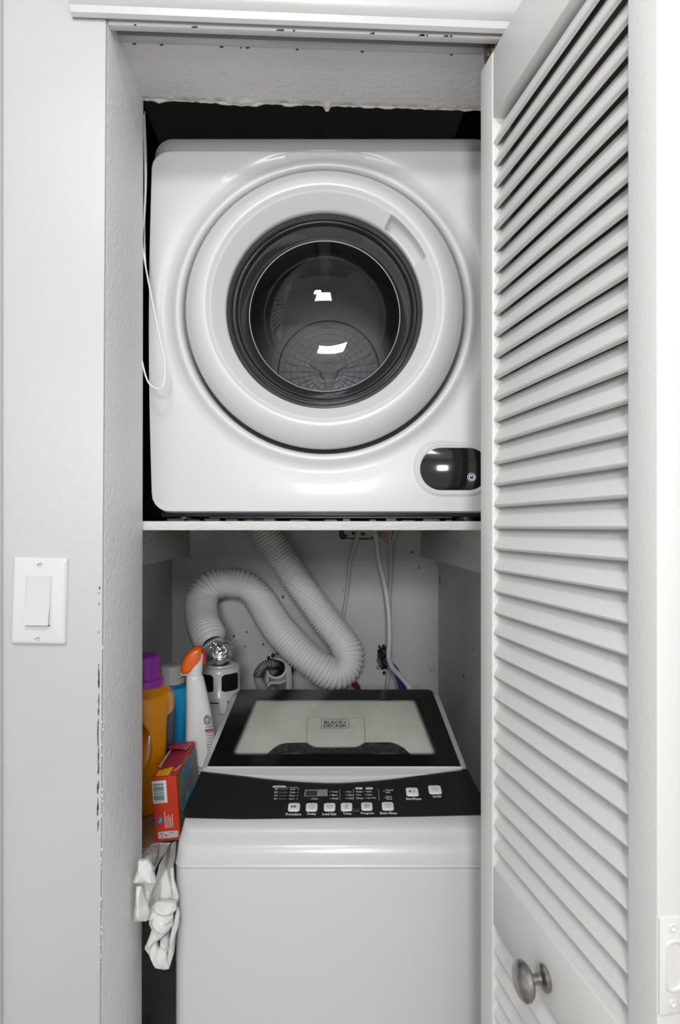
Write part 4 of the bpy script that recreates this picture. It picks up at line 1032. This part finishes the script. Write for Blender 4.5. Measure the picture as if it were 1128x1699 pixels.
# foil collar on top
bm = bmesh.new(); bmesh.ops.create_icosphere(bm, subdivisions=5, radius=1)
random.seed(2)
for v in bm.verts:
    p = v.co.copy(); n_ = noise.noise(p*2.0)*.22+abs(noise.noise(p*4+Vector((4, 0, 0))))*.22-abs(noise.noise(p*8))*.10
    ridg = abs(noise.noise(Vector((p.x*3, p.y*3, p.z*14))))*.05
    rr_ = 1+n_*max(.25, p.z+.3)-ridg
    zz_ = max(-.80, p.z)
    v.co = Vector((p.x*.041*rr_*(1 if p.z > -.2 else 1.0), p.y*.038*rr_, zz_*.033*(1+n_*.8)+(.006*p.x if p.z > 0 else 0)))
me = bpy.data.meshes.new('foil'); bm.to_mesh(me); bm.free(); me.materials.append(M['foil'])
fo = bpy.data.objects.new('foil_seal', me); col.objects.link(fo); fc = SP(362, 1.62, ZS+.2265+.0262); fo.location = fc
tag(fo, 'crumpled aluminium foil sealing the duct to the canister top', 'foil')

# ================================================================== HANGING CLOTH
mb = MB()
def patch(pts, Y, bulge, folds=(), k=14, seed=0, n=56, amp=.0025):
    """bulging piece of cloth; pts = picture outline with a distance each or one distance for all"""
    P3 = [C3(p[0], p[1], p[2] if len(p) > 2 else Y) for p in pts]
    ring = []
    m_ = len(P3)
    seg_ = [(P3[i], P3[(i+1) % m_]) for i in range(m_)]; tot = sum((b-a).length for a, b in seg_)
    for a, b in seg_:
        q_ = max(2, int(n*(b-a).length/tot))
        for j in range(q_): ring.append(a.lerp(b, j/q_))
    c = sum(ring, Vector())/len(ring)
    R = []
    for j in range(k):
        t = 1-j/k
        rr = []
        for v in ring:
            p = c.lerp(v, t); d = -bulge*(1-t**2.2)
            for ang, fr, am, ph in folds:
                d -= am*(.5+.5*math.cos((p.x*math.cos(ang)+p.z*math.sin(ang))*fr+ph+4*noise.noise(p*18+Vector((seed, 0, 0)))))**2*min(1, (1-t)*3+.15)
            d += amp*noise.noise(p*70+Vector((seed, 1, 2)))
            rr.append(W(p.x, p.y+d, p.z))
        R.append(rr)
    base_ = len(mb.v); mb.rings(R); off = base_+(k-1)*len(ring); mb.f.append(tuple(off+i for i in range(len(ring))))
    # rolled-under edge for thickness
    mb.rings([[W(v.x, v.y, v.z) for v in ring], [W(c.x+(v.x-c.x)*.97, v.y+.006, c.z+(v.z-c.z)*.985) for v in ring]])
def Z(pts, Y=None): return [(200+x/5.127, 1380+y/5.127)+((Yy,) if (Yy := (r[0] if r else Y)) else ()) for x, y, *r in pts]
patch(Z([(255, 118, 1.12), (318, 108, 1.12), (310, 180), (290, 260), (240, 300), (170, 290), (150, 240), (200, 170, 1.06)], .985), .97, .008, [(.6, 330, .005, 0)], seed=1)
patch(Z([(318, 112, 1.12), (418, 108, 1.12), (380, 180, 1.03), (320, 260), (290, 330), (255, 300), (290, 200)], .980), .97, .007, [(.5, 420, .005, 1)], seed=2)
patch(Z([(420, 115, 1.12), (465, 95, 1.12), (460, 230, 1.02), (445, 300), (455, 420, .972), (495, 560, .969), (480, 620), (340, 600), (230, 670), (225, 630), (290, 450), (330, 280), (390, 160, 1.03)], .973), .97, .010, [(.35, 260, .007, 0), (1.1, 150, .004, 2)], seed=3)
patch(Z([(150, 250), (225, 245), (265, 300), (300, 430), (262, 440), (110, 438), (105, 425), (145, 320)], .925), .925, .010, [(0.1, 250, .004, 0)], seed=4)
patch(Z([(140, 455), (180, 455), (215, 600), (232, 640), (245, 700), (220, 762), (120, 762), (112, 740), (122, 620)], .928), .928, .010, [(.1, 300, .005, 1)], seed=5)
patch(Z([(180, 440), (300, 432), (262, 520), (225, 660), (205, 560)], .945), .945, .007, [(.9, 300, .005, 0)], seed=6)
patch(Z([(215, 690), (300, 600), (470, 605), (475, 660), (440, 705), (330, 675), (215, 755)], .952), .952, .010, [(1.2, 380, .005, 0)], seed=7)
patch(Z([(240, 755), (290, 690), (350, 690), (445, 720), (440, 800), (400, 850), (330, 815), (262, 828), (242, 790)], .947), .947, .013, [(.9, 380, .006, 1)], seed=8)
patch(Z([(265, 825), (420, 835), (330, 920), (210, 1010), (205, 985), (250, 880)], .957), .957, .006, [(.7, 260, .004, 0)], seed=9)
patch(Z([(210, 1000), (300, 935), (320, 1000), (390, 1050), (412, 1165), (375, 1175), (355, 1172), (290, 1130), (250, 1050)], .962), .962, .008, [(.15, 330, .006, 1)], seed=10)
patch(Z([(440, 790), (480, 650), (500, 700), (495, 790), (462, 900), (448, 1050), (412, 1165), (397, 1100), (410, 930)], .966), .966, .006, [(.05, 300, .003, 0)], seed=11)
patch(Z([(340, 915), (410, 860), (405, 1000), (385, 1052), (330, 1010)], .965), .965, .005, [(1.0, 420, .006, 0)], seed=12)
tag(mb.build('hanging_cloth', M['cloth'], smooth=50), 'crumpled white cotton cloth hanging between washer and left jamb', 'cloth')
